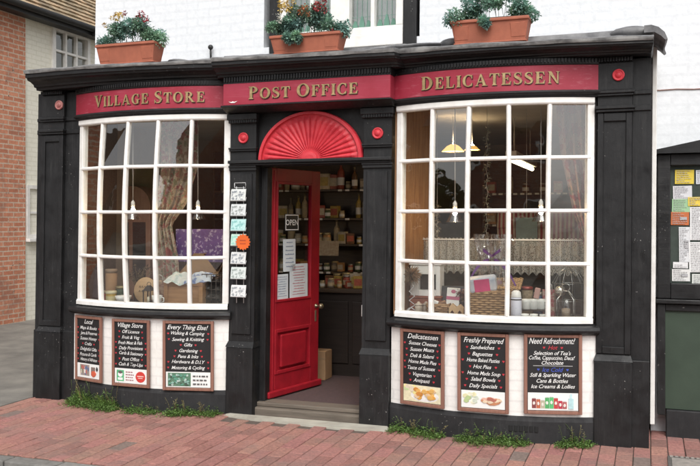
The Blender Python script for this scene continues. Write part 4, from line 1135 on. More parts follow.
def weeds(label, x0, x1, seed, dens, hmax, bow=None):
    rr = random.Random(seed); mb = MB()
    for i in range(int((x1 - x0) * dens)):
        x = rr.uniform(x0, x1); yb = 0
        if bow:
            p = min(BOWS[bow], key=lambda q: abs(q[0] - x)); yb = p[1]
        edge = min(1, (x - x0) / .08, (x1 - x) / .08); cl = .45 + .8 * max(0, noise.noise((x * 6, seed, 0)) + .3)
        y = yb - .02 - abs(rr.gauss(0, .065)) * (.3 + cl); h_ = hmax * edge * cl * rr.random() ** 1.5 * (1.2 if y > yb - .05 else .6)
        if h_ < .01: continue
        g = rr.uniform(.6, 1.4)
        if rr.random() < .1:
            mb.colour((.12 * g, .18 * g, .04 * g)); d = Vector((rr.gauss(0, .5), rr.gauss(-.15, .4), 1))
            leaf(mb, Vector((x, y, -.01)), d, Vector((1, 0, 0)), h_ * 1.2, .005)
        else:
            for k in range(4):
                g = rr.uniform(.6, 1.5); mb.colour((.11 * g, .19 * g, .045 * g))
                leaf(mb, Vector((x + rr.gauss(0, .012), y + rr.gauss(0, .012), max(.0, h_ * rr.random()))), Vector((rr.gauss(0, 1), rr.gauss(-.3, 1), rr.uniform(0, 1))), Vector((0, 0, 1)), rr.uniform(.008, .024), rr.uniform(.006, .015))
    for i in range(int((x1 - x0) * 26)):
        x = rr.uniform(x0 + .05, x1 - .05); p = min(BOWS[bow], key=lambda q: abs(q[0] - x)); y = p[1] - .03 - abs(rr.gauss(0, .03)); h_ = hmax * rr.uniform(.7, 1.6); dx, dy = rr.gauss(0, .04), rr.gauss(-.02, .03)
        g = rr.uniform(.7, 1.2); dry = rr.random() < .4; mb.colour((.22 * g, .19 * g, .08 * g) if dry else (.10 * g, .15 * g, .04 * g)); mb.tube([(x, y, -.01), (x + dx * .4, y + dy * .4, h_ * .6), (x + dx, y + dy, h_)], .0014, 4)
        for k in range(6):
            q = .3 + .7 * k / 6; leaf(mb, Vector((x + dx * q, y + dy * q, h_ * q)), Vector((rr.gauss(0, 1), rr.gauss(-.2, 1), rr.uniform(.1, .8))), Vector((0, 0, 1)), rr.uniform(.01, .026), rr.uniform(.006, .012))
    tag(mb.build('weed_clump', LEAF, recalc=False), label, 'weeds')
BOWS = {'L': arc(LW[0] - .02, LW[1] + .02, .165, 60), 'R': arc(RW[0] - .02, RW[1] + .02, .165, 60)}
weeds('thick clump of green weeds at the foot of the wall below the Local board', -2.1, -1.45, 1, 3600, .15, 'L')
weeds('thin green weeds along the wall below the Village Store board', -1.45, -1.04, 2, 1500, .06, 'L')
weeds('weeds with a taller sprig below the Every Thing Else board', -1.04, -.56, 3, 1900, .09, 'L')
weeds('green weeds along the wall below the Delicatessen board', .86, 1.36, 4, 1900, .08, 'R')
weeds('green weeds along the wall below the Freshly Prepared board', 1.40, 1.98, 5, 2000, .085, 'R')
weeds('small green weed at the foot of the wall beside the right pier', 2.12, 2.40, 6, 2300, .11, 'R')
# ---------------------------------------------------------------- lamps
BULB = emit_mat('warm_bulb', (1, .72, .42), 220)
CORD = mat('white_cord', (.55, .53, .5), None, .5)
LGLASS = glass_mat('lamp_glass', .10); LSHADE = glass_mat('shade_glass', .2, (.82, .80, .76), .3)
def pendant(label, px_, py_, Y, ceil=2.53):
    X, Z = at(px_, py_, Y)
    t = thing('pendant_lamp', label, 'pendant lamp', (X, Y, ceil), 0, 'pendant lamps hanging in the shop windows')
    d = Z - ceil
    mb = MB(); mb.tube([(0, 0, 0), (0, 0, d + .09)], .0035, 5); mb.lathe([(.03, -.02), (.035, -.005), (.035, 0)], 12); mb.build('cord', CORD, t)
    mb = MB(); mb.lathe([(.014, d + .045), (.017, d + .05), (.017, d + .085), (.008, d + .1), (.004, d + .105)], 12); mb.build('lamp_holder', WHITE, t)
    mb = MB(); mb.ball((0, 0, d + .01), .018, 1, 1, 1.3); mb.build('bulb', BULB, t)
    mb = MB(); mb.lathe([(.018, d + .06), (.026, d + .045), (.034, d + .015), (.046, d - .02), (.062, d - .05), (.068, d - .062)], 20, closed=False); mb.tube([(.068 * math.cos(k * .2618), .068 * math.sin(k * .2618), d - .062) for k in range(25)], .0028, 5); mb.build('lamp_shade', LSHADE, t, recalc=False)
    return t
pendant('lit glass pendant lamp left of the floral curtain in the left window', 133, 212, .12)
pendant('lit glass pendant lamp beside the floral curtain, above the purple poster', 198, 212, .30)
pendant('lit glass pendant lamp above the lace curtain near the brown lining of the right window', 455, 214, .22)
pendant('lit glass pendant lamp below the fluorescent tube in the right window', 541, 213, .22)
X, Z = at(511, 163, 1.3)
t = thing('fluorescent_light', 'lit fluorescent tube on the ceiling inside the right window', 'ceiling light', (X, 1.3, Z + .05))
mb = MB(); mb.box(-.05, .05, 0, 1.5, .0, .06, .008); mb.build('housing', WHITE, t)
mb = MB(); mb.tube([(0, .04, -.022), (0, 1.46, -.022)], .02, 10); mb.build('tube', emit_mat('tube_light', (1, .85, .55), 5), t)
mb = MB(); mb.tube([(-.0, .2, .06), (0, .2, 2.535 - Z - .05)], .006, 5); mb.tube([(-.0, 1.3, .06), (0, 1.3, 2.535 - Z - .05)], .006, 5); mb.build('rod', CORD, t)
def shade_lamp(label, px_, py_, Y, r, e):
    X, Z = at(px_, py_, Y)
    t = thing('shaded_lamp', label, 'lamp', (X, Y, 2.53), 0)
    d = Z - 2.53
    mb = MB(); mb.tube([(0, 0, 0), (0, 0, d + r * .5)], .005, 5); mb.build('cord', CORD, t)
    mb = MB(); mb.lathe([(r * .25, d + r * .5), (r * .55, d + r * .35), (r, d - r * .1), (r * 1.02, d - r * .13)], 20, closed=False); mb.build('lamp_shade', emit_mat('lit_shade_%d' % px_, (.9, .55, .16), e * .6), t, recalc=False)
    mb = MB(); mb.ball((0, 0, d + .02), .025); mb.build('bulb', BULB, t)
shade_lamp('glowing yellow lampshade, lower left of the two deep in the right window', 453, 150, 1.2, .10, 1.6)
shade_lamp('small glowing yellow lampshade right of the larger one in the right window', 472, 149, 1.5, .07, .9)

# ---------------------------------------------------------------- curtains and cloths
def cloth_mat(name, base, spots, scale, stripes=None, alpha=None, trans=.3):
    m = bpy.data.materials.new(name); m.use_nodes = True
    n = NT(m); b = n.n['Principled BSDF']; b.inputs['Roughness'].default_value = .9
    v = n.coord(); col = base
    for i, (c, th, sc_) in enumerate(spots):
        mp = n.add('ShaderNodeMapping'); mp.inputs['Location'].default_value = (i * 3.1, i * 1.7, i * 2.3); n.link(v, mp.inputs[0])
        col = n.mix(n.ramp(n.noise(mp.outputs[0], scale * sc_, 3, .55), [(th, 0), (th + .04, 1)]), col, c)
    if stripes:
        wv = n.add('ShaderNodeTexWave'); wv.inputs['Scale'].default_value = stripes[0]; wv.inputs['Distortion'].default_value = .4; n.link(v, wv.inputs['Vector'])
        col = n.mix(n.ramp(wv.outputs['Fac'], [(.45, 0), (.55, 1)]), col, stripes[1])
    if hasattr(col, 'links'): n.link(col, b.inputs['Base Color'])
    else: b.inputs['Base Color'].default_value = tuple(col) + (1,)
    t = n.add('ShaderNodeBsdfTranslucent')
    if hasattr(col, 'links'): n.link(col, t.inputs[0])
    else: t.inputs[0].default_value = tuple(col) + (1,)
    mx = n.add('ShaderNodeMixShader'); mx.inputs[0].default_value = trans; n.link(b.outputs[0], mx.inputs[1]); n.link(t.outputs[0], mx.inputs[2]); sh = mx.outputs[0]
    if alpha:
        tr = n.add('ShaderNodeBsdfTransparent'); m2 = n.add('ShaderNodeMixShader')
        vo = n.add('ShaderNodeTexVoronoi'); vo.inputs['Scale'].default_value = alpha[0]; n.link(v, vo.inputs['Vector'])
        n.link(n.ramp(vo.outputs['Distance'], [(alpha[1], alpha[2]), (alpha[1] + .16, .68)]), m2.inputs[0]); n.link(tr.outputs[0], m2.inputs[1]); n.link(sh, m2.inputs[2]); sh = m2.outputs[0]
    n.link(sh, n.n['Material Output'].inputs[0]); MATS[name] = m; return m
FLORAL = cloth_mat('floral_cloth', (.46, .41, .34), (((.34, .13, .13), .53, 1), ((.22, .24, .17), .55, 1.3), ((.28, .21, .16), .57, .8), ((.36, .20, .18), .58, 2.2)), 15)
REDFL = cloth_mat('red_floral_cloth', (.34, .22, .17), (((.26, .05, .05), .50, 1), ((.15, .13, .08), .60, 1.3)), 12)
REDST = cloth_mat('red_stripe_cloth', (.26, .22, .17), (), 8, (9, (.16, .03, .03)), trans=.1)
LACE = cloth_mat('lace', (.60, .59, .55), (), 8, alpha=(95, .30, .22), trans=.4)
def curtain(name, label, cat, keys, Y, m, folds, amp, seed):
    """keys: (z, x left, x right) from the top down"""
    rr = random.Random(seed); ph = rr.random() * 6
    def f(u, v):
        s_ = v * (len(keys) - 1); i = min(len(keys) - 2, int(s_)); q = s_ - i; q = q * q * (3 - 2 * q)
        z, a, b = (keys[i][k] * (1 - q) + keys[i + 1][k] * q for k in range(3))
        w_ = b - a
        return (a + w_ * u, Y + amp * math.sin(folds * 6.283 * u + ph + .6 * math.sin(v * 5)) * (.5 + .5 * min(1, w_ / .2)) + .012 * math.sin(17 * u + 9 * v), z)
    mb = MB(); mb.grid(f, 60, 36); o = mb.build(name, m); tag(o, label, cat); return o
def K(Y, *pts): return [(at((a + b) / 2, y, Y)[1], at(a, y, Y)[0], at(b, y, Y)[0]) for (a, b, y) in pts]
curtain('curtain', 'pale floral curtain tied back in the left window', 'curtain', K(.46, (157, 199, 118), (159, 197, 168), (155, 184, 205), (155, 173, 221), (154, 172, 226), (156, 178, 255), (156, 180, 290)), .46, FLORAL, 5, .022, 1)
curtain('curtain', 'red patterned curtain hanging at the right edge of the right window', 'curtain', K(.42, (556, 592, 104), (560, 593, 150), (574, 593, 215), (583, 593, 240), (586, 593, 262)), .42, REDFL, 4, .02, 2)
curtain('striped_curtain', 'red and cream striped cloth hanging behind the lace in the right window', 'cloth', K(.95, (497, 592, 210), (497, 592, 228), (497, 592, 246)), .95, REDST, 8, .015, 3)
mb = MB(); zt = at(510, 240, .47)[1]; zb = at(510, 272, .47)[1]; xa, xb = .93, 2.36
t = thing('lace_curtain', 'white lace cafe curtain on a rail across the right window', 'lace curtain', ((xa + xb) / 2, .47, zt))
hw = (xb - xa) / 2
mb.tube([(-hw, 0, 0), (hw, 0, 0)], .006, 8); mb.build('rail', WHITE, t)
mb = MB(); mb.grid(lambda u, v: ((u - .5) * 2 * hw, .012 * math.sin(u * 150) , -.012 - (zt - zb) * v + .012 * math.sin(u * 150 + 1.5) * v), 300, 8); mb.build('lace', LACE, t)
mb = MB()
for i in range(46):
    x = -hw + 2 * hw * (i + .5) / 46
    mb.tube([(x - .007, 0, -.02), (x - .008, 0, .008), (x, 0, .014), (x + .008, 0, .008), (x + .007, 0, -.02)], .0022, 4)
mb.build('ring', WHITE, t)
mb.bm.free if False else None

# ---------------------------------------------------------------- shop fittings seen through the doorway
GOODS = []
GLJAR = mat('jar_contents', (.16, .08, .03), (.08, .04, .02), .3, 20)
COLS = [(.48, .26, .10), (.16, .08, .04), (.52, .42, .26), (.36, .08, .05), (.11, .15, .07), (.55, .50, .40), (.24, .2, .16), (.45, .32, .08)]
def goods_mat(i): return mat('goods_%d' % i, COLS[i % len(COLS)], tuple(k * .6 for k in COLS[i % len(COLS)]), .3, 30, .05)
PROTO = {}
def proto(kind, i):
    if (kind, i) in PROTO: return PROTO[(kind, i)], False
    if kind == 'jar':
        t = thing('jar', '', 'jar'); mb = MB(); mb.lathe([(.036, 0), (.04, .006), (.04, .075), (.033, .09)], 14); mb.build('glass', goods_mat(i), t)
        mb = MB(); mb.lathe([(.035, .0905), (.036, .092), (.036, .106), (.03, .109)], 14); mb.build('lid', mat('jar_lid_%d' % (i % 2), ((.5, .42, .25), (.45, .44, .42))[i % 2], None, .35, metallic=.5), t)
        mb = MB(); mb.lathe([(.0406, .022), (.0408, .024), (.0408, .06), (.0406, .062)], 14, closed=False); mb.build('paper_label', PAPER if i % 3 else mat('cream_label', (.5, .42, .28), None, .8), t)
    elif kind == 'bottle':
        t = thing('bottle', '', 'bottle'); mb = MB(); mb.lathe([(.03, 0), (.034, .006), (.034, .15), (.028, .175), (.012, .2), (.011, .25), (.013, .252), (.013, .262)], 14); mb.build('glass', goods_mat(i), t)
        mb = MB(); mb.lathe([(.0142, .238), (.0142, .264), (.01, .266)], 12); mb.build('cap', mat('bottle_cap', (.3, .26, .16), None, .4, metallic=.6), t)
        mb = MB(); mb.lathe([(.0346, .04), (.0348, .042), (.0348, .11), (.0346, .112)], 14, closed=False); mb.build('paper_label', PAPER if i % 2 else mat('cream_label', (.5, .42, .28), None, .8), t)
    else:
        t = thing('packet', '', 'packet'); mb = MB(); mb.box(-.05, .05, -.03, .03, 0, .13, .004); mb.build('carton', goods_mat(i), t)
        mb = MB(); mb.box(-.04, .04, -.0325, -.0305, .03, .1); mb.build('paper_label', mat('pack_print_%d' % (i % 3), ((.5, .45, .35), (.4, .1, .06), (.45, .35, .1))[i % 3], None, .6, 40), t)
    PROTO[(kind, i)] = t
    return t, True
def put(kind, i, x, y, z, label, group, rz=0, s=1):
    p, new = proto(kind, i)
    o = p if new else copy_tree(p)
    o.location = (x, y, z); o.rotation_euler.z = rz; o.scale = (s, s, s); o['label'] = label; o['group'] = group
rg = random.Random(21)
def shelf_unit(label, x0, x1, y0, y1, zs, z0, ztop):
    t = thing('shelf_unit', label, 'shelves', ((x0 + x1) / 2, y1, z0)); cx, cy = (x0 + x1) / 2, y1
    mb = MB(); mb.box(x0 - cx, x1 - cx, -.02, 0, 0, ztop - z0); mb.build('back_panel', SHELFW, t)
    for x in (x0, x1): mb = MB(); mb.box(x - .012 - cx, x + .012 - cx, y0 - cy, -.021, 0, ztop - z0, .002); mb.build('side_panel', SHELFW, t)
    for z in zs:
        mb = MB(); mb.box(x0 + .013 - cx, x1 - .013 - cx, y0 - cy, -.021, z - .022 - z0, z - z0, .002); s_ = mb.build('shelf', SHELFW, t)
        mb = MB(); x = x0 + .1
        while x < x1 - .1: mb.box(x - cx, x + .045 - cx, y0 - cy - .004, y0 - cy - .001, z - .021 - z0, z - .001 - z0); x += rg.choice((.07, .08, .16, .3))
        mb.build('price_tags', PAPER, s_)
SZ = (1.06, 1.35, 1.62, 1.92)
shelf_unit('dark wooden shelves of bottles and jars behind the counter, seen through the doorway', -1.75, .36, 2.0, 2.3, SZ, .1, 2.35)
for li, z in enumerate(SZ):
    nm = ('lowest', 'second', 'third', 'top')[li]; x = -1.66
    while x < .30:
        kind = rg.choices(('jar', 'bottle', 'packet'), ((5, 2, 5), (6, 2, 4), (4, 5, 3), (2, 5, 4))[li])[0]; i = rg.randrange(8)
        look = {'jar': 'labelled jar', 'bottle': 'labelled bottle', 'packet': 'printed packet'}[kind]
        if rg.random() < .97:
            put(kind, i, x, 2.0 + rg.uniform(.06, .13), z + .001, '%s in the row on the %s shelf behind the shop counter' % (look, nm), 'goods on the %s shelf' % nm, rg.uniform(-.7, .7), rg.uniform(.68, 1.15 if z < 1.9 else 1.35))
        x += .082 * rg.uniform(.98, 1.12)
CTR = thing('counter', 'dark panelled shop counter inside the doorway', 'counter', (0, 1.4, .095))
mb = MB(); mb.box(-.32, 1.0, .02, .5, 0, .80); mb.build('counter_body', DARKW, CTR)
mb = MB(); mb.box(-.35, 1.02, -.02, .53, .801, .84, .006); mb.build('counter_top', SHELFW, CTR)
for a in (-.28, .06, .4): mb = MB(); mb.box(a, a + .3, .003, .019, .12, .72, .006); mb.build('panel', DARKW, CTR)
X, Z = at(317, 380, 1.15)
t = thing('cardboard_box', 'plain cardboard box on the floor beside the dark counter', 'box', (X - .02, 1.22, .095)); mb = MB(); mb.box(-.11, .11, -.09, .09, 0, .27, .004); mb.build('carton', CARD, t)
mb = MB(); mb.box(-.112, .112, -.012, .012, .268, .2712); mb.box(-.012 - .1, .112, -.0925, -.0905, .2, .205); mb.build('tape', mat('tan_tape', (.3, .22, .14), None, .4), t)
CZ = .095 + .841; k = 0
for row, yy in enumerate((1.5, 1.62, 1.76)):
    x = -.28 + row * .03
    while x < .5:
        kind = rg.choice(('jar', 'packet', 'jar')); i = rg.randrange(8)
        put(kind, i, x, yy, CZ, '%s crowded with others on the counter in the doorway' % {'jar': 'labelled jar', 'packet': 'printed packet'}[kind], 'goods crowded on the counter', rg.uniform(-.9, .9), rg.uniform(.5, .95) + row * .2)
        x += .088 * rg.uniform(.98, 1.12)
X, Z = at(330, 282, 1.46)
mb = MB(); mb.box(-.13, .13, 0, .004, 0, .15, .001); o = mb.build('price_board', mat('cream_card', (.42, .36, .26), (.3, .22, .15), .7, 40)); o.location = (at(328, 280, 1.75)[0], 1.70, 1.24); o.rotation_euler.x = -.1
tag(o, 'cream price card standing above the goods on the counter', 'price card')
# second set of shelves in the dark behind the right window, and behind the left
shelf_unit('dark shelves in the gloom behind the right window', 1.0, 2.4, 3.2, 3.5, (1.2, 1.55, 1.9), .1, 2.3)
shelf_unit('dark shelves in the gloom behind the left window', -2.15, -1.0, 3.55, 3.85, (1.2, 1.55, 1.9), .1, 2.3)
for x0, x1, y, nm in ((1.08, 2.34, 3.29, 'right'), (-2.07, -1.08, 3.64, 'left')):
    for li, z in enumerate((1.2, 1.55, 1.9)):
        x = x0
        while x < x1:
            kind = rg.choice(('jar', 'bottle', 'packet')); i = rg.randrange(4)
            put(kind, i, x, y, z + .001, '%s on the %s of the dark shelves behind the %s window' % (kind, ('lowest', 'middle', 'top')[li], nm), 'goods in the gloom behind the %s window' % nm, rg.uniform(-.3, .3), 1)
            x += rg.uniform(.12, .22)

# ---------------------------------------------------------------- stuck on the door
def on_door(u, z, w_, h_, name, label, cat, m, extra=None):
    mb = MB(); mb.box(-w_ / 2, w_ / 2, -.002, .002, -h_ / 2, h_ / 2)
    o = mb.build(name, m); o.matrix_world = MD @ Matrix.Translation((u, .019, z)); tag(o, label, cat)
    if extra:
        mb = MB(); extra(mb); mb.build(*extra.args, o)
    return o
def lines_(w_, h_, n_, c, seed):
    rr = random.Random(seed)
    def f(mb):
        for i in range(n_): z = h_ / 2 - h_ * (i + .8) / (n_ + .8); a = w_ * rr.uniform(.25, .42); words_row(mb, -a, a, -.0036, -.0024, z, .0065, rr)
    f.args = ('print', c); return f
BLUEG = mat('blue_grey_print', (.22, .26, .34), None, .7); REDP = mat('red_print', (.45, .12, .14), None, .7)
LP_ = mat('laminated_paper', (.58, .62, .64), (.52, .56, .58), .3, 6, .0)
on_door(.335, 1.19, .20, .165, 'notice', 'tall white notice on the door glass, uppermost of the three', 'notice', LP_, lines_(.18, .16, 7, BLUEG, 1)).scale = (.85, 1, 1.7)
on_door(.23, .92, .17, .22, 'notice', 'wide white notice low on the door glass nearest the hinge', 'notice', LP_, lines_(.16, .2, 9, BLUEG, 2))
on_door(.47, .96, .26, .30, 'notice', 'white notice with red lines low on the door glass', 'notice', LP_, lines_(.24, .28, 11, REDP, 3))
op = on_door(.37, 1.475, .20, .15, 'open_sign', 'black sign with white border reading OPEN on the door glass', 'sign', CHALKB)
mb = MB()
mb.box(-.092, .092, -.0032, -.0022, -.067, -.06); mb.box(-.092, .092, -.0032, -.0022, .06, .067); mb.box(-.092, -.085, -.0032, -.0022, -.06, .06); mb.box(.085, .092, -.0032, -.0022, -.06, .06)
mb.mesh(text_mesh('OPEN', .07, 0, .001, 1), Matrix.Translation((0, -.0032, -.024)) @ UPR); mb.build('lettering', INKW, op, recalc=False)

# ---------------------------------------------------------------- postcard rack on the pilaster
t = thing('postcard_rack', 'white wire postcard rack hanging on the black pilaster beside the door', 'rack', (-.41, -.05, 1.0))
zc_ = [at(239, y, -.07)[1] for y in (195, 210, 225, 240, 258, 273, 291)]
xr = at(239, 240, -.07)[0] + .41
mb = MB()
for s_ in (-.032, .032): mb.tube([(xr + s_, 0, zc_[-1] - 1.10), (xr + s_, 0, zc_[0] - 1 + .07)], .0032, 6)
mb.tube([(xr - .05, 0, zc_[0] - 1 + .10), (xr - .05, 0, zc_[0] - 1 + .06), (xr + .05, 0, zc_[0] - 1 + .06), (xr + .05, 0, zc_[0] - 1 + .10), (xr - .05, 0, zc_[0] - 1 + .10)], .003, 5)
for z in zc_:
    z -= 1; mb.tube([(xr - .068, -.025, z - .02), (xr - .068, -.038, z - .048), (xr + .068, -.038, z - .048), (xr + .068, -.025, z - .02)], .0028, 5)
    mb.tube([(xr - .032, 0, z - .05), (xr - .032, -.038, z - .048)], .0025, 5); mb.tube([(xr + .032, 0, z - .05), (xr + .032, -.038, z - .048)], .0025, 5)
mb.build('wire_frame', WIRE, t)
pc = [((.60, .62, .60), (.2, .22, .24), 'topmost grey postcards in the wire rack'), ((.58, .6, .6), (.24, .26, .25), 'second grey postcards from the top of the wire rack'), ((.42, .62, .60), (.2, .42, .4), 'turquoise postcards above the orange starburst'), ((.45, .60, .52), (.25, .5, .42), 'green postcards partly behind the orange starburst'), ((.60, .61, .6), (.22, .24, .26), 'grey postcards just below the orange starburst'), ((.56, .6, .58), (.26, .3, .28), 'second grey postcards from the bottom of the wire rack'), ((.64, .64, .63), (.25, .27, .28), 'bottom pale postcards in the wire rack')]
rr = random.Random(4)
for i, (c1, c2, lab) in enumerate(pc):
    z = zc_[i]; mb = MB()
    for k in range(3): mb.box(-.066, .066, -.004 + k * .0035, -.0025 + k * .0035, -.046 + k * .003, .044 + k * .003)
    o = mb.build('postcard', mat('postcard_%d' % i, c1, c1, .4)); o.location = (xr - .41, -.082 + .0, z); o.rotation_euler = (-.18, 0, 0); o['label'] = lab; o['category'] = 'postcard'; o['group'] = 'postcards in the rack'
    mb = MB(); m2 = mat('postcard_print_%d' % i, c2, c1, .5, 45, 0, stops=(.46, .54))
    if i in (0, 1, 4, 5, 6):
        for q in range(3):
            for w_ in range(2): mb.box(-.058 + .06 * w_, -.006 + .06 * w_, -.0052, -.0042, .012 - q * .026, .034 - q * .026)
    else: mb.box(-.06, .06, -.0052, -.0042, -.036, .036)
    mb.build('print', m2, o)
mb = MB(); X, Z = at(243, 242, -.10); pts = []
for k in range(32): a = 6.283 * k / 32; q = .056 if k % 2 else .068; pts.append((q * math.cos(a), q * math.sin(a)))
mb.prism(pts, -.003, .0); o = mb.build('starburst_tag', mat('orange_card', (.72, .13, .02), None, .5, 5, 0)); o.location = (X, -.10, Z); tag(o, 'orange starburst price tag stuck on the postcard rack', 'price tag')
mb = MB()
for q in range(2): mb.box(-.026, .026, -.0042, -.0032, .008 - q * .026, .018 - q * .026)
mb.build('print', mat('orange_print', (.45, .07, .015), None, .6), o)
# ---------------------------------------------------------------- left window display
SH = .869                                                           # top of the display shelves
def spot(px_, Y): return at(px_, 300, Y)[0]
def w_at(pa, pb, Y): return at(pb, 300, Y)[0] - at(pa, 300, Y)[0]
def z_at(px_, y, Y): return at(px_, y, Y)[1]
CRATEW = wood_mat('crate_wood', (.36, .20, .09), (.24, .12, .05), 0, .6)
PALEW = wood_mat('pale_wood', (.45, .31, .17), (.36, .23, .12), 0, .6)
x = spot(186, .10); w_ = w_at(165, 207, .10) * .92
t = thing('wooden_crate', 'brown wooden crate with a framed front in the left window', 'crate', (x, .16, SH)); h_ = .2
mb = MB(); mb.box(-w_ / 2, w_ / 2, -.1, -.085, 0, h_); mb.box(-w_ / 2, w_ / 2, .085, .1, 0, h_); mb.box(-w_ / 2, -w_ / 2 + .015, -.085, .085, 0, h_); mb.box(w_ / 2 - .015, w_ / 2, -.085, .085, 0, h_); mb.box(-w_ / 2 + .015, w_ / 2 - .015, -.085, .085, 0, .015); mb.build('crate_body', CRATEW, t)
mb = MB(); e = .03; mb.box(-w_ / 2, w_ / 2, -.112, -.1005, h_ - e, h_, .002); mb.box(-w_ / 2, w_ / 2, -.112, -.1005, 0, e, .002); mb.box(-w_ / 2, -w_ / 2 + e * 1.3, -.112, -.1005, e, h_ - e, .002); mb.box(w_ / 2 - e * 1.3, w_ / 2, -.112, -.1005, e, h_ - e, .002); mb.build('front_frame', CRATEW, t)
BLUEP = mat('blue_print_paper', (.55, .60, .64), (.12, .18, .36), .7, 17, 0, stops=(.42, .5))
PALEP = mat('pale_print_paper', (.62, .64, .60), (.40, .50, .46), .7, 17, 0, stops=(.4, .5))
rr = random.Random(3)
for i, (px_, dy, m_, lab) in enumerate(((182, .0, PALEP, 'pale crumpled paper lying on the brown crate'), (200, .02, BLUEP, 'blue and white crumpled paper bag lying on the brown crate'))):
    mb = MB(); s_ = rr.random() * 9
    mb.grid(lambda u, v: ((u - .5) * .24, (v - .5) * .2, .0 + .06 * (1 - abs(2 * v - 1) ** 2) * (1 - abs(2 * u - 1) ** 3) + .035 * noise.noise((u * 4 + s_, v * 4, 0))), 16, 14, False)
    o = mb.build('crumpled_paper', m_); o.location = (spot(px_, .14), .12 + dy, SH + .21 + .012 * i); o.rotation_euler = (.25, .1 * (1 - 2 * i), .2); tag(o, lab, 'paper')
t = thing('open_carton', 'open cardboard carton with raised flaps behind the crate', 'carton', (spot(203, .36), .38, SH)); 
mb = MB(); mb.box(-.19, .19, -.09, -.086, 0, .27); mb.box(-.19, .19, .086, .09, 0, .27); mb.box(-.19, -.186, -.086, .086, 0, .27); mb.box(.186, .19, -.086, .086, 0, .27); mb.box(-.186, .186, -.086, .086, 0, .004); mb.build('carton_body', CARD, t)
for s_ in (-1, 1): mb = MB(); mb.hexa([(s_ * .19, -.09, .271), (s_ * .194, -.09, .271), (s_ * .194, .09, .271), (s_ * .19, .09, .271), (s_ * .02, -.10, .43), (s_ * .024, -.10, .433), (s_ * .024, .08, .433), (s_ * .02, .08, .43)] if s_ < 0 else [(.186, -.09, .271), (.19, -.09, .271), (.19, .09, .271), (.186, .09, .271), (.27, -.12, .40), (.274, -.12, .40), (.274, .06, .40), (.27, .06, .40)]); mb.build('flap', CARD, t)
mb = MB(); mb.hexa([(-.18, -.0905, .271), (.18, -.0905, .271), (.18, -.0865, .271), (-.18, -.0865, .271), (-.03, -.13, .44), (.06, -.13, .44), (.06, -.126, .44), (-.03, -.126, .44)]); mb.build('flap', CARD, t)
t = thing('wire_rack', 'dark wire bottle rack at the right end of the left window', 'rack', (spot(217, .2), .2, SH)); mb = MB()
for a in range(5):
    for b_ in (-.1, .1): mb.tube([(-.09 + a * .045, b_, 0), (-.09 + a * .045, b_, .27)], .004, 5)
for z in (.01, .07, .14, .21, .27):
    mb.tube([(-.09, -.1, z), (.09, -.1, z), (.09, .1, z), (-.09, .1, z), (-.09, -.1, z)], .004, 5)
mb.build('wires', mat('dark_wire', (.06, .045, .035), None, .5), t)
mb = MB()
for z in (.075, .145, .215):
    for q in (-.04, .04): mb.lathe([(.03, -.08), (.034, -.07), (.034, .05), (.012, .1)], 10, Matrix.Translation((q, 0, z)) @ Matrix.Rotation(R(90), 4, 'X'))
mb.build('stored_bottles', DARKW, t)
PURP = bpy.data.materials.new('purple_print'); PURP.use_nodes = True
n = NT(PURP); b = n.n['Principled BSDF']; b.inputs['Roughness'].default_value = .6
v = n.coord(); c = n.mix(n.ramp(n.noise(v, 26, 4, .6), [(.55, 0), (.6, 1)]), (.10, .055, .20), (.36, .32, .46)); c = n.mix(n.ramp(n.noise(v, 9, 4), [(.4, 0), (.7, .6)]), c, (.05, .03, .11)); n.link(c, b.inputs['Base Color'])
Y = .52; a, zt = at(176, 229, Y); b_, _ = at(229, 229, Y); zb = at(200, 262, Y)[1]
mb = MB(); mb.box(-(b_ - a) / 2, (b_ - a) / 2, -.006, .006, 0, zt - zb, .002); o = mb.build('poster', PURP); o.location = ((a + b_) / 2, Y, zb); tag(o, 'purple patterned poster standing behind the carton in the left window', 'poster')
mb = MB(); mb.box(-.24, -.2, -.0, .01, 0, zb - SH); mb.box(.2, .24, 0, .01, 0, zb - SH); mb.box(-.3, .3, -.05, .05, -.0, .02); mb.build('stand', DARKW, o, loc=(0, 0, -(zb - SH)))
# jar, dish, cup, plaque, lantern
t = thing('candle_jar', 'yellow jar with a cream lid near the left end of the window', 'jar', (spot(110.5, .05), .06, SH)); mb = MB(); mb.lathe([(.042, 0), (.046, .005), (.047, .08), (.046, .083)], 20); mb.build('glass', mat('mustard_glass', (.42, .30, .06), (.34, .22, .04), .3), t)
mb = MB(); mb.lathe([(.049, .0835), (.05, .085), (.05, .104), (.046, .107)], 20); mb.build('lid', mat('cream_lid', (.6, .55, .36), None, .5), t); mb = MB(); mb.lathe([(.0476, .02), (.048, .022), (.048, .06), (.0476, .062)], 20, closed=False); mb.build('paper_label', mat('cream_label2', (.55, .48, .26), None, .8), t)
mb = MB(); mb.lathe([(.03, 0), (.034, .004), (.062, .04), (.072, .07), (.069, .071), (.055, .04), (.02, .012)], 24); o = mb.build('dish', mat('white_china', (.72, .72, .69), (.66, .66, .63), .3)); o.location = (spot(124, .04), .03, SH); tag(o, 'white china dish between the yellow jar and the round plaque', 'dish')
t = thing('cup', 'white china cup in front of the wooden crate', 'cup', (spot(159, .0), -.03, SH)); mb = MB(); mb.lathe([(.028, 0), (.03, .004), (.042, .06), (.046, .09), (.043, .09), (.038, .05), (.02, .01)], 20); mb.build('bowl', MATS['white_china'], t); mb = MB(); mb.tube([(.04, 0, .075), (.065, 0, .07), (.066, 0, .04), (.038, 0, .03)], .005, 6); mb.build('handle', MATS['white_china'], t)
t = thing('wooden_plaque', 'round pale wooden plaque with dark lettering leaning in the left window', 'plaque', (spot(141.5, .08), .14, SH + .115)); t.rotation_euler.x = -.14
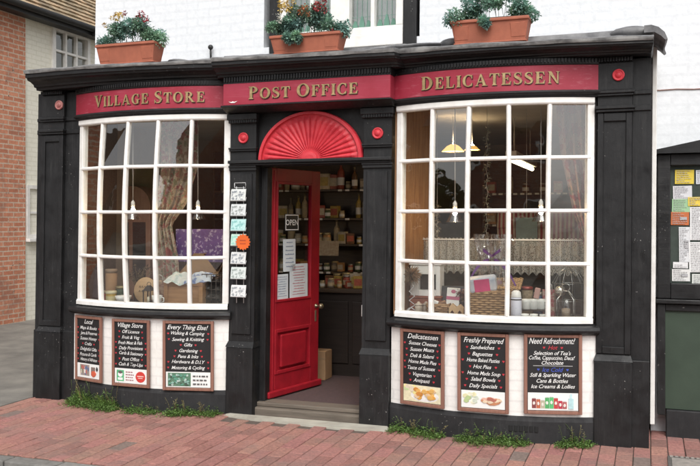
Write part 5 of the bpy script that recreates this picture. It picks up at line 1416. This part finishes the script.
mb = MB(); mb.lathe([(.108, -.008), (.113, -.004), (.113, .004), (.108, .008)], 32, Matrix.Rotation(R(90), 4, 'X')); mb.build('disc', PALEW, t)
mb = MB()
for r_ in (.022, -.016): 
    for q in range(5): mb.tube([(-.06 + q * .025, -.0095, r_), (-.05 + q * .025, -.0095, r_ + .014), (-.045 + q * .025, -.0095, r_ - .004)], .002, 4)
mb.build('mark', DARKW, t)
t = thing('lantern', 'small black metal lantern in front of the wooden plaque', 'lantern', (spot(149, .0), .0, SH)); q = .034
mb = MB(); mb.box(-q - .006, q + .006, -q - .006, q + .006, 0, .012, .002)
for a in (-q, q):
    for b_ in (-q, q): mb.box(a - .004, a + .004, b_ - .004, b_ + .004, .012, .125)
mb.hexa([(-q - .008, -q - .008, .125), (q + .008, -q - .008, .125), (q + .008, q + .008, .125), (-q - .008, q + .008, .125), (-.012, -.012, .17), (.012, -.012, .17), (.012, .012, .17), (-.012, .012, .17)]); mb.build('frame', IRON, t)
mb = MB(); mb.tube([(.02 * math.cos(k * .524), 0, .178 + .02 * math.sin(k * .524)) for k in range(13)], .0025, 5); mb.build('handle', IRON, t); mb = MB(); mb.lathe([(.016, .0125), (.016, .07), (.002, .075)], 12); mb.build('candle', mat('wax', (.55, .5, .38), None, .5), t)
t = thing('storage_tube', 'tall plain cardboard tube behind the yellow jar', 'tube', (spot(110, .2), .22, SH)); mb = MB(); mb.lathe([(.05, 0), (.052, .003), (.052, .27), (.05, .273)], 20); mb.build('body', CARD, t); mb = MB(); mb.lathe([(.0545, .255), (.0545, .285), (.05, .288)], 20); mb.build('lid', mat('tube_lid', (.25, .18, .12), None, .7), t)
t = thing('picture_frame', 'dark framed picture leaning at the left end of the left window', 'picture', (spot(96, .2), .18, SH)); t.rotation_euler = (-.12, 0, -.5)
mb = MB(); mb.box(-.09, .09, 0, .018, 0, .31, .004); mb.build('frame', DARKW, t); mb = MB(); mb.box(-.07, .07, -.003, -.001, .03, .28); mb.build('picture', mat('dim_picture', (.10, .09, .10), (.05, .045, .06), .3, 12), t)
def twigs(name, label, px_, Y, z0, h_, spread, cols, n_, seed, mt):
    rr = random.Random(seed); t = thing(name, label, 'dried flowers', (spot(px_, Y), Y, z0))
    mb = MB(); mb.lathe([(.028, 0), (.036, .005), (.045, .06), (.03, .10), (.034, .115)], 16); mb.build('vase', mt, t)
    mb = MB(); tips = []
    for i in range(n_):
        a = rr.uniform(0, 6.28); s_ = spread * rr.random() ** .6; tip = (s_ * math.cos(a), s_ * math.sin(a) * .6, .1 + h_ * rr.uniform(.5, 1)); tips.append(tip)
        mb.tube([(0, 0, .08), (tip[0] * .5, tip[1] * .5, .1 + (tip[2] - .1) * .65), tip], .0018, 4)
    mb.build('stems', mat('dry_stem', (.16, .12, .06), None, .9), t)
    mb = MB()
    for p in tips:
        for k in range(14):
            g = rr.uniform(.6, 1.4); c = rr.choice(cols); mb.colour(tuple(q * g for q in c)); d = Vector((rr.gauss(0, 1), rr.gauss(0, 1), rr.gauss(0, 1))).normalized()
            leaf(mb, Vector(p) + d * .006, d, Vector((0, 0, 1)), rr.uniform(.014, .026), .012)
    mb.build('flower_heads', PETAL, t, recalc=False)
twigs('dried_flowers', 'dark dried flowers in a vase behind the wooden plaque', 138, .28, SH, .22, .13, ((.10, .08, .05), (.2, .16, .1), (.05, .04, .05)), 22, 1, DARKW)
mb = MB(); mb.lathe([(.03, 0), (.034, .004), (.036, .03), (.03, .034)], 16); o = mb.build('small_pot', IRON); o.location = (spot(169.5, .1), .13, SH + .2005 + .001); tag(o, 'small dark pot on the left corner of the wooden crate', 'pot')
def tin(label, px_, Y, z, r, h_, c, lidc):
    t = thing('tin', label, 'tin', (spot(px_, Y), Y, z)); mb = MB(); mb.lathe([(r * .96, 0), (r, .004), (r, h_ - .004), (r * .97, h_)], 18); mb.build('tin_body', mat('tin_%d' % px_, c, tuple(k * .5 for k in c), .4, 35, 0), t); mb = MB(); mb.lathe([(r * 1.03, h_ - .018), (r * 1.03, h_ + .004), (r * .8, h_ + .008)], 18); mb.build('lid', mat('tin_lid_%d' % px_, lidc, None, .35, metallic=.4), t)
def gift_bag(label, px_, Y, z, w_, h_, c, c2):
    t = thing('gift_bag', label, 'gift bag', (spot(px_, Y), Y, z), .15); mb = MB(); mb.hexa([(-w_ / 2, -.035, 0), (w_ / 2, -.035, 0), (w_ / 2, .035, 0), (-w_ / 2, .035, 0), (-w_ / 2 - .006, -.028, h_), (w_ / 2 + .006, -.028, h_), (w_ / 2 + .006, .028, h_), (-w_ / 2 - .006, .028, h_)], .003); mb.build('bag_body', mat('bag_%d' % px_, c, c2, .6, 28, 0, stops=(.45, .55)), t)
    mb = MB(); mb.tube([(-w_ * .25, -.03, h_ - .01), (-w_ * .2, -.03, h_ + .04), (0, -.03, h_ + .055), (w_ * .2, -.03, h_ + .04), (w_ * .25, -.03, h_ - .01)], .003, 5); mb.build('handle', CORD, t)
tin('dark green tin behind the white dish in the left window', 121, .22, SH, .045, .13, (.05, .10, .06), (.3, .26, .14))
tin('red tin between the picture and the cardboard tube', 103, .16, SH, .035, .09, (.30, .05, .04), (.35, .3, .2))
gift_bag('brown patterned gift bag at the foot of the floral curtain', 161, .30, SH, .12, .19, (.30, .22, .15), (.18, .09, .07))
tin('tall patterned tin behind the white mugs', 527, .34, SH, .045, .21, (.34, .26, .17), (.3, .06, .05))
tin('blue tin behind the white mugs next to the patterned tin', 539, .33, SH, .04, .17, (.10, .14, .26), (.4, .38, .33))
gift_bag('dark red gift bag left of the glass storm lantern', 549, .30, SH, .09, .20, (.26, .05, .06), (.35, .25, .2))
gift_bag('cream speckled gift bag behind the hamper lid', 503, .42, SH, .12, .27, (.46, .40, .32), (.26, .18, .15))
tin('gold tin standing left of the pink and white carton', 443, .30, SH, .045, .16, (.36, .26, .09), (.4, .33, .15))
o = None
t = thing('reflection_cabinet', 'arched reflection in the left window, built as a tall brown cabinet with dark panes', 'cabinet', (spot(131, .95), 1.05, .095))  # solid cabinet added in place of an arched reflection in the panes
a0, zt = at(131, 186, .95); hw = (at(151, 220, .95)[0] - at(113, 220, .95)[0]) / 2; zt -= .095
ARW = wood_mat('arched_wood', (.36, .22, .165), (.25, .14, .10), 2, .5)
def arch(hw_, top, rise, z0): return [(-hw_, z0), (hw_, z0)] + [(hw_ * math.cos(k * math.pi / 14), top - rise + rise * math.sin(k * math.pi / 14)) for k in range(15)]
mb = MB(); mb.prism(arch(hw, zt, .2, 0), -.1, .1); mb.build('cabinet_body', ARW, t)
for s_ in (-1, 1): mb = MB(); mb.box(s_ * hw * .44 - hw * .34, s_ * hw * .44 + hw * .34, -.108, -.101, zt - .95, zt - .36, .003); mb.build('pane', mat('dim_pane', (.035, .034, .036), None, .25), t)
def garland(label, px_, ya, yb, Y, cols, seed):
    rr = random.Random(seed); X, z1 = at(px_, ya, Y); z0 = at(px_, yb, Y)[1]
    t = thing('garland', label, 'garland', (X, Y, z1)); mb = MB(); n_ = 26
    pts = [(.008 * math.sin(i * 1.7), .008 * math.cos(i * 2.3), -(z1 - z0) * i / n_) for i in range(n_ + 1)]
    mb.tube([(0, 0, 2.53 - z1)] + pts, .002, 4); mb.build('string', CORD, t); mb = MB()
    for p in pts:
        for k in range(9):
            g = rr.uniform(.6, 1.4); mb.colour(tuple(q * g for q in rr.choice(cols))); d = Vector((rr.gauss(0, 1), rr.gauss(0, 1), rr.gauss(0, .6))).normalized()
            leaf(mb, Vector(p) + d * .006, d, Vector((0, 0, 1)), rr.uniform(.018, .034), .012)
    mb.build('garland_leaves', PETAL, t, recalc=False)
garland('pale twisted garland hanging behind the lace in the right window', 437, 205, 258, .7, ((.42, .36, .27), (.3, .25, .2)), 1)
garland('long grey-green garland hanging left of the fluorescent tube', 487, 128, 236, .75, ((.24, .28, .22), (.36, .34, .28), (.16, .2, .15)), 2)
# ---------------------------------------------------------------- right window display
def wicker_wall(mb, hw, hd, h_, flare, rows_, c0, seed):
    rr = random.Random(seed); step = .032
    for r_ in range(rows_):
        z = h_ * (r_ + .5) / rows_; f_ = 1 + flare * z / h_; a, b_ = hw * f_, hd * f_
        per = [(-a, -b_), (a, -b_), (a, b_), (-a, b_), (-a, -b_)]; pts = []
        for (p, q) in zip(per, per[1:]):
            L = math.hypot(q[0] - p[0], q[1] - p[1]); n_ = max(2, int(L / step)); nx, ny = (q[1] - p[1]) / L, -(q[0] - p[0]) / L
            for k in range(n_):
                o_ = .009 * (1 if (k + r_) % 2 else -1); pts.append((p[0] + (q[0] - p[0]) * k / n_ + nx * o_, p[1] + (q[1] - p[1]) * k / n_ + ny * o_, z))
        pts.append(pts[0]); g = rr.uniform(.75, 1.2); mb.colour(tuple(k * g for k in c0)); mb.tube(pts, h_ / rows_ * .52, 5, False)
def basket(label, px_, Y, hw, hd, h_, rows_, c0, seed, lid=False, handle=False):
    t = thing('wicker_basket', label, 'basket', (spot(px_, Y), Y, SH))
    mb = MB(); wicker_wall(mb, hw, hd, h_, .06, rows_, c0, seed); mb.build('weave', WICK, t)
    mb = MB().colour(tuple(k * .6 for k in c0)); mb.box(-hw * .97, hw * .97, -hd * .97, hd * .97, .0, .012); mb.build('base', WICK, t)
    mb = MB().colour(c0); a, b_ = hw * 1.07, hd * 1.07
    for k in range(2): mb.tube([(-a, -b_, h_ + .006 * k), (a, -b_, h_ + .006 * k), (a, b_, h_ + .006 * k), (-a, b_, h_ + .006 * k), (-a, -b_, h_ + .006 * k)], .008, 6)
    mb.build('rim', WICK, t)
    if lid:
        mb = MB(); rr = random.Random(seed)
        for r_ in range(14):
            g = rr.uniform(.8, 1.2); mb.colour(tuple(k * g for k in c0)); z = r_ * .0135
            mb.tube([(-a + 2 * a * k / 16, .004 * (1 if (k + r_) % 2 else -1), z) for k in range(17)], .0072, 5)
        o = mb.build('lid', WICK, t); o.location = (.06, hd * 1.05, h_ + .012); o.rotation_euler.x = -1.15
    return t
x = 489; bx = spot(x, .1)
basket('large wicker hamper with its lid propped open in the right window', x, .13, w_at(468, 511, .1) / 2 * .93, .10, .19, 11, (.34, .21, .10), 1, lid=True)
PINKC = mat('pink_print', (.62, .06, .19), None, .5)
t = thing('pink_package', 'pink and white package lying in the wicker hamper', 'package', (spot(484, .08), .07, SH + .195)); t.rotation_euler = (.2, -.12, .1)
mb = MB(); mb.box(-.105, .105, -.05, .05, 0, .115, .02); mb.build('wrapping', mat('white_film', (.62, .62, .64), (.4, .46, .55), .3, 14), t); mb = MB(); mb.box(-.06, .055, -.054, -.0505, .01, .105, .002); mb.build('printed_front', PINKC, t)
t = basket('small wicker basket of white soaps in the right window', 439, .03, w_at(428, 450, .03) / 2 * .9, .06, .085, 6, (.28, .17, .085), 2)
rr = random.Random(8)
for i, (dx, lab) in enumerate(((-.03, 'white wrapped soap on the left of the small basket'), (.035, 'brown wrapped soap on the right of the small basket'))):
    mb = MB(); mb.box(-.03, .03, -.02, .02, 0, .05, .008); o = mb.build('wrapped_soap', PAPER if i == 0 else mat('brown_wrap', (.2, .1, .05), None, .6)); o.location = (spot(439, .03) + dx, .03, SH + .065); o.rotation_euler = (.1, .4 - .7 * i, .3); tag(o, lab, 'soap')
t = thing('candle_bottle', 'white labelled bottle with a white cap beside the hamper', 'bottle', (spot(516.5, .02), .0, SH)); mb = MB(); mb.lathe([(.038, 0), (.041, .004), (.041, .15), (.036, .163)], 20); mb.build('bottle_body', mat('lilac_label', (.55, .55, .62), (.36, .36, .46), .5, 30, 0, stops=(.3, .42)), t)
mb = MB(); mb.lathe([(.0375, .1635), (.038, .166), (.034, .2), (.02, .212), (.004, .215)], 18); mb.build('cap', WHITE, t); mb = MB(); mb.lathe([(.0415, .142), (.0418, .143), (.0418, .15), (.0415, .151)], 20, closed=False); mb.build('band', DARKW, t)
def mug(label, px_, Y, z, rz, lie=False):
    t = thing('mug', label, 'mug', (spot(px_, Y), Y, z), rz, 'white mugs in the right window')
    mb = MB(); mb.lathe([(.03, 0), (.034, .004), (.036, .055), (.038, .075), (.035, .075), (.031, .01)], 18); mb.build('mug_body', MATS['white_china'], t); mb = MB(); mb.tube([(.035, 0, .06), (.056, 0, .056), (.057, 0, .025), (.034, 0, .018)], .0045, 6); mb.build('handle', MATS['white_china'], t)
    if lie: t.rotation_euler.y = 1.35
    return t
BR = thing('display_riser', 'small dark riser carrying white mugs in the right window', 'riser', (spot(532, .16), .16, SH)); mb = MB(); mb.box(-.11, .11, -.06, .06, .052, .062, .002); mb.build('riser_top', DARKW, BR)
for a in (-.1, .1): mb = MB(); mb.box(a - .006, a + .006, -.06, .06, 0, .0515); mb.build('leg', DARKW, BR)
mug('white mug standing on the left of the dark riser', 526, .13, SH + .063, 2.5); mug('white mug standing in the middle of the dark riser', 533.5, .15, SH + .063, .4); mug('white mug standing on the right of the dark riser', 541, .17, SH + .063, -.6)
mug('white mug on the shelf below the left of the riser', 525, .0, SH + .001, 1.2).scale = (.8, .8, .55); mug('white mug on the shelf below the middle of the riser', 534, .01, SH + .001, 4).scale = (.8, .8, .55); mug('white mug on the shelf right of the riser', 543.5, .0, SH + .001, -.4).scale = (.8, .8, .55)
mb = MB(); mb.box(-.02, .02, -.015, .015, 0, .08, .004); o = mb.build('pink_carton', mat('pale_pink_card', (.55, .33, .30), None, .6)); o.location = (spot(536, .2), .2, SH + .14); o.rotation_euler.y = .2; tag(o, 'small pale pink carton perched among the mugs', 'carton')
# glass storm lantern
t = thing('glass_lantern', 'glass storm lantern on a metal stand at the right end of the right window', 'lantern', (spot(566, .1), .10, SH))
SILV = mat('silver', (.5, .5, .48), None, .25, metallic=.9)
mb = MB(); q = .06; mb.box(-q, q, -q, q, 0, .012, .002)
for a in (-q, q):
    for b_ in (-q, q): mb.tube([(a, b_, .012), (a, b_, .15), (a * .25, b_ * .25, .21)], .004, 6)
mb.tube([(-.015, -.015, .21), (.015, -.015, .21), (.015, .015, .21), (-.015, .015, .21), (-.015, -.015, .21)], .004, 5); mb.tube([(.028 * math.cos(k * .524), 0, .236 + .028 * math.sin(k * .524)) for k in range(13)], .003, 5); mb.build('frame', SILV, t)
mb = MB(); mb.lathe([(.045, .013), (.05, .02), (.05, .14), (.04, .15)], 20, closed=False); mb.build('glass', LGLASS, t, recalc=False); mb = MB(); mb.lathe([(.03, .0125), (.031, .08), (.003, .085)], 14); mb.build('candle', mat('brown_wax', (.32, .24, .17), (.2, .14, .1), .6, 30), t)
mb = MB(); mb.ball((0, 0, .0), .042, seg=20); o = mb.build('glass_ball', mat('mercury_glass', (.6, .58, .52), (.4, .38, .34), .15, 12, .05, metallic=.85)); o.location = (spot(560, .24), .24, z_at(560, 291, .24)); tag(o, 'silvered glass ball hanging behind the storm lantern', 'glass ball')
mb = MB(); mb.tube([(0, 0, .042), (0, 0, .35)], .0015, 4); mb.build('thread', WIRE, o)
t = thing('wire_cage', 'tall thin wire cage stand at the right end of the right window', 'wire stand', (spot(568, .28), .32, SH)); mb = MB()
for k in range(10):
    a = 6.283 * k / 10; mb.tube([(.12 * math.cos(a), .09 * math.sin(a), 0), (.12 * math.cos(a), .09 * math.sin(a), .25), (.07 * math.cos(a), .05 * math.sin(a), .34), (0, 0, .38)], .002, 4)
for z in (.002, .12, .25): mb.tube([(.12 * math.cos(6.283 * k / 20), .09 * math.sin(6.283 * k / 20), z) for k in range(21)], .002, 4)
mb.build('wires', SILV, t)
# white cupboard on a red-brown box, wire candle stand, pots, carton, book, toy, flowers, gift
t = thing('keepsake_box', 'red-brown wooden box under the white cabinet in the right window', 'box', (spot(427, .22), .24, SH)); mb = MB(); mb.box(-.125, .125, -.08, .08, 0, .115, .004); mb.build('box_body', mat('red_brown', (.28, .085, .045), (.2, .06, .035), .5, 8), t); mb = MB(); mb.box(-.129, .129, -.084, .084, .1155, .135, .004); mb.build('lid', MATS['red_brown'], t)
t = thing('white_cabinet', 'white painted toy cabinet with a dark opening in the right window', 'cabinet', (spot(427, .24), .25, SH + .136)); mb = MB()
mb.box(-.12, -.055, -.07, .07, 0, .24, .003); mb.box(.085, .12, -.07, .07, 0, .24, .003); mb.box(-.055, .085, -.07, .07, 0, .045); mb.box(-.055, .085, -.07, .07, .17, .24); mb.box(-.055, .085, .04, .07, .045, .17); mb.build('cabinet_body', WHITE, t); mb = MB(); mb.box(-.13, .13, -.08, .08, .2405, .262, .005); mb.build('cornice', WHITE, t); mb = MB(); mb.box(-.05, .08, -.02, -.015, .05, .165); mb.build('dark_interior', CHALKB, t)
t = thing('candle_stand', 'zigzag white wire candle stand with a dried grass ball', 'candle stand', (spot(410, .06), .09, SH)); mb = MB()
mb.tube([(-.055, -.02, 0), (-.02, 0, .04), (.035, .0, .07), (-.015, 0, .105), (.03, 0, .14), (-.015, 0, .175), (.02, 0, .215), (0, 0, .245)], .005, 6)
for a in (0, 2.1, 4.2): mb.tube([(0, 0, .05), (.03 * math.cos(a), .03 * math.sin(a), .03), (.075 * math.cos(a), .06 * math.sin(a), .004)], .0045, 6)
mb.build('wire_stem', WIRE, t)
mb = MB(); rr = random.Random(4)
for k in range(260):
    d = Vector((rr.gauss(0, 1), rr.gauss(0, 1), rr.gauss(0, .75))).normalized(); g = rr.uniform(.6, 1.4); mb.colour((.36 * g, .24 * g, .15 * g)); leaf(mb, Vector((0, 0, .30)) + d * .012, d + Vector((0, 0, .1)), Vector((0, 0, 1)), rr.uniform(.05, .085), .006)
mb.build('grass_ball', PETAL, t, recalc=False)
for i, (px_, c, lab) in enumerate(((418, (.5, .42, .34), 'cream storage pot in front of the red-brown box'), (424.5, (.40, .33, .27), 'buff storage pot in front of the red-brown box'))):
    t = thing('storage_pot', lab, 'pot', (spot(px_, .05), .07 + .03 * i, SH)); mb = MB(); mb.lathe([(.024, 0), (.028, .004), (.03, .06), (.028, .07)], 16); mb.build('pot_body', mat('pot_%d' % i, c, None, .5), t); mb = MB(); mb.lathe([(.031, .0705), (.031, .08), (.012, .09), (.008, .1)], 16); mb.build('lid', mat('pot_%d' % i, c), t)
mb = MB(); mb.box(-.125, .125, 0, .02, 0, .19, .003); o = mb.build('black_book', mat('black_cover', (.02, .02, .023), None, .5)); o.location = (spot(453, .2), .20, SH + .03); o.rotation_euler = (-.25, .0, .1); tag(o, 'black book leaning behind the pink and white carton', 'book'); mb = MB(); mb.box(-.118, .118, .003, .017, -.002, .0); mb.build('pages', PAPER, o)
t = thing('gift_carton', 'white carton with a pink band between the small basket and the hamper', 'carton', (spot(451.5, .06), .09, SH + .045)); t.rotation_euler = (-.1, .07, .15); mb = MB(); mb.box(-.05, .05, -.025, .025, 0, .165, .003); mb.build('carton_body', WHITE, t); mb = MB(); mb.box(-.05, .05, -.0275, -.0255, .075, .1); mb.prism([(.018 * math.cos(k * .4488), .138 + .014 * math.sin(k * .4488)) for k in range(14)], -.0275, -.0255); mb.build('pink_band', mat('dusty_pink', (.5, .13, .22), None, .6), t)
mb = MB(); mb.box(-.07, .07, -.035, .035, 0, .044, .002); o = mb.build('plinth_block', DARKW); o.location = (spot(452, .06), .10, SH); tag(o, 'dark display block under the pink and white carton', 'block')
t = thing('toy_house', 'little carved wooden toy house with arched openings', 'toy', (spot(456, -.05), -.03, SH)); mb = MB()
mb.prism([(-.055, 0), (-.042, 0), (-.042, .04), (-.03, .055), (-.016, .04), (-.016, 0), (.014, 0), (.014, .04), (.028, .055), (.04, .04), (.04, 0), (.055, 0), (.055, .075), (.03, .10), (0, .08), (-.03, .105), (-.055, .075)], -.018, .018); mb.build('carved_front', PALEW, t); mb = MB(); mb.box(-.055, .055, .0185, .022, 0, .07); mb.build('back_panel', mat('toy_red', (.3, .08, .04), None, .6), t)
twigs('dried_flowers', 'dark red dried flowers between the carton and the hamper', 463, .10, SH, .10, .05, ((.16, .03, .05), (.1, .02, .03), (.25, .14, .08)), 16, 5, DARKW)
CELLO = glass_mat('cellophane', .22, (.96, .96, .97), .9)
t = thing('cellophane_gift', 'cellophane wrapped gift tied with purple ribbon behind the hamper', 'gift', (spot(492, .3), .34, SH)); rr = random.Random(9)
mb = MB(); mb.grid(lambda u, v: (lambda r_, a: (r_ * math.cos(a), r_ * math.sin(a) * .8, .62 * v))((.12 * (1 - v) ** .6 + .03 + (.10 * max(0, v - .68) / .32)) * (1 + .16 * math.sin(a_ * 1.0) if False else 1) * (1 + .18 * math.sin(u * 44) * (.4 + v)), u * 6.283), 90, 16, False); mb.build('cellophane', CELLO, t, recalc=False)
mb = MB(); mb.box(-.08, .08, -.06, .06, .02, .26, .02); mb.build('gift_body', mat('gift_paper', (.3, .17, .2), (.2, .1, .14), .6, 14), t)
mb = MB(); RIB = mat('purple_ribbon', (.18, .07, .26), (.12, .05, .2), .35)
for s_ in (-1, 1): mb.grid(lambda u, v: (s_ * (.02 + .17 * u), -.06 - .02 * math.sin(u * 3), .43 - .20 * u * u - .03 * v), 10, 2); mb.grid(lambda u, v: (s_ * .07 * math.sin(u * 3.14), -.05 - .03 * math.sin(u * 6.28), .44 + .05 * math.sin(u * 6.28 * .5) + .02 * v), 12, 2)
mb.build('ribbon', RIB, t)
Y = .9; X, Z = at(527, 226, Y)
mb = MB(); mb.box(-.09, .09, -.004, .004, -.12, .12, .002); o = mb.build('hanging_banner', mat('teal_cloth', (.12, .155, .14), (.08, .11, .10), .8)); o.location = (X, .88, Z - .05); tag(o, 'grey-green cloth banner hanging behind the lace in the right window', 'banner'); mb = MB(); mb.tube([(0, 0, .12), (0, 0, 2.53 - Z + .05)], .002, 4); mb.build('cord', CORD, o)
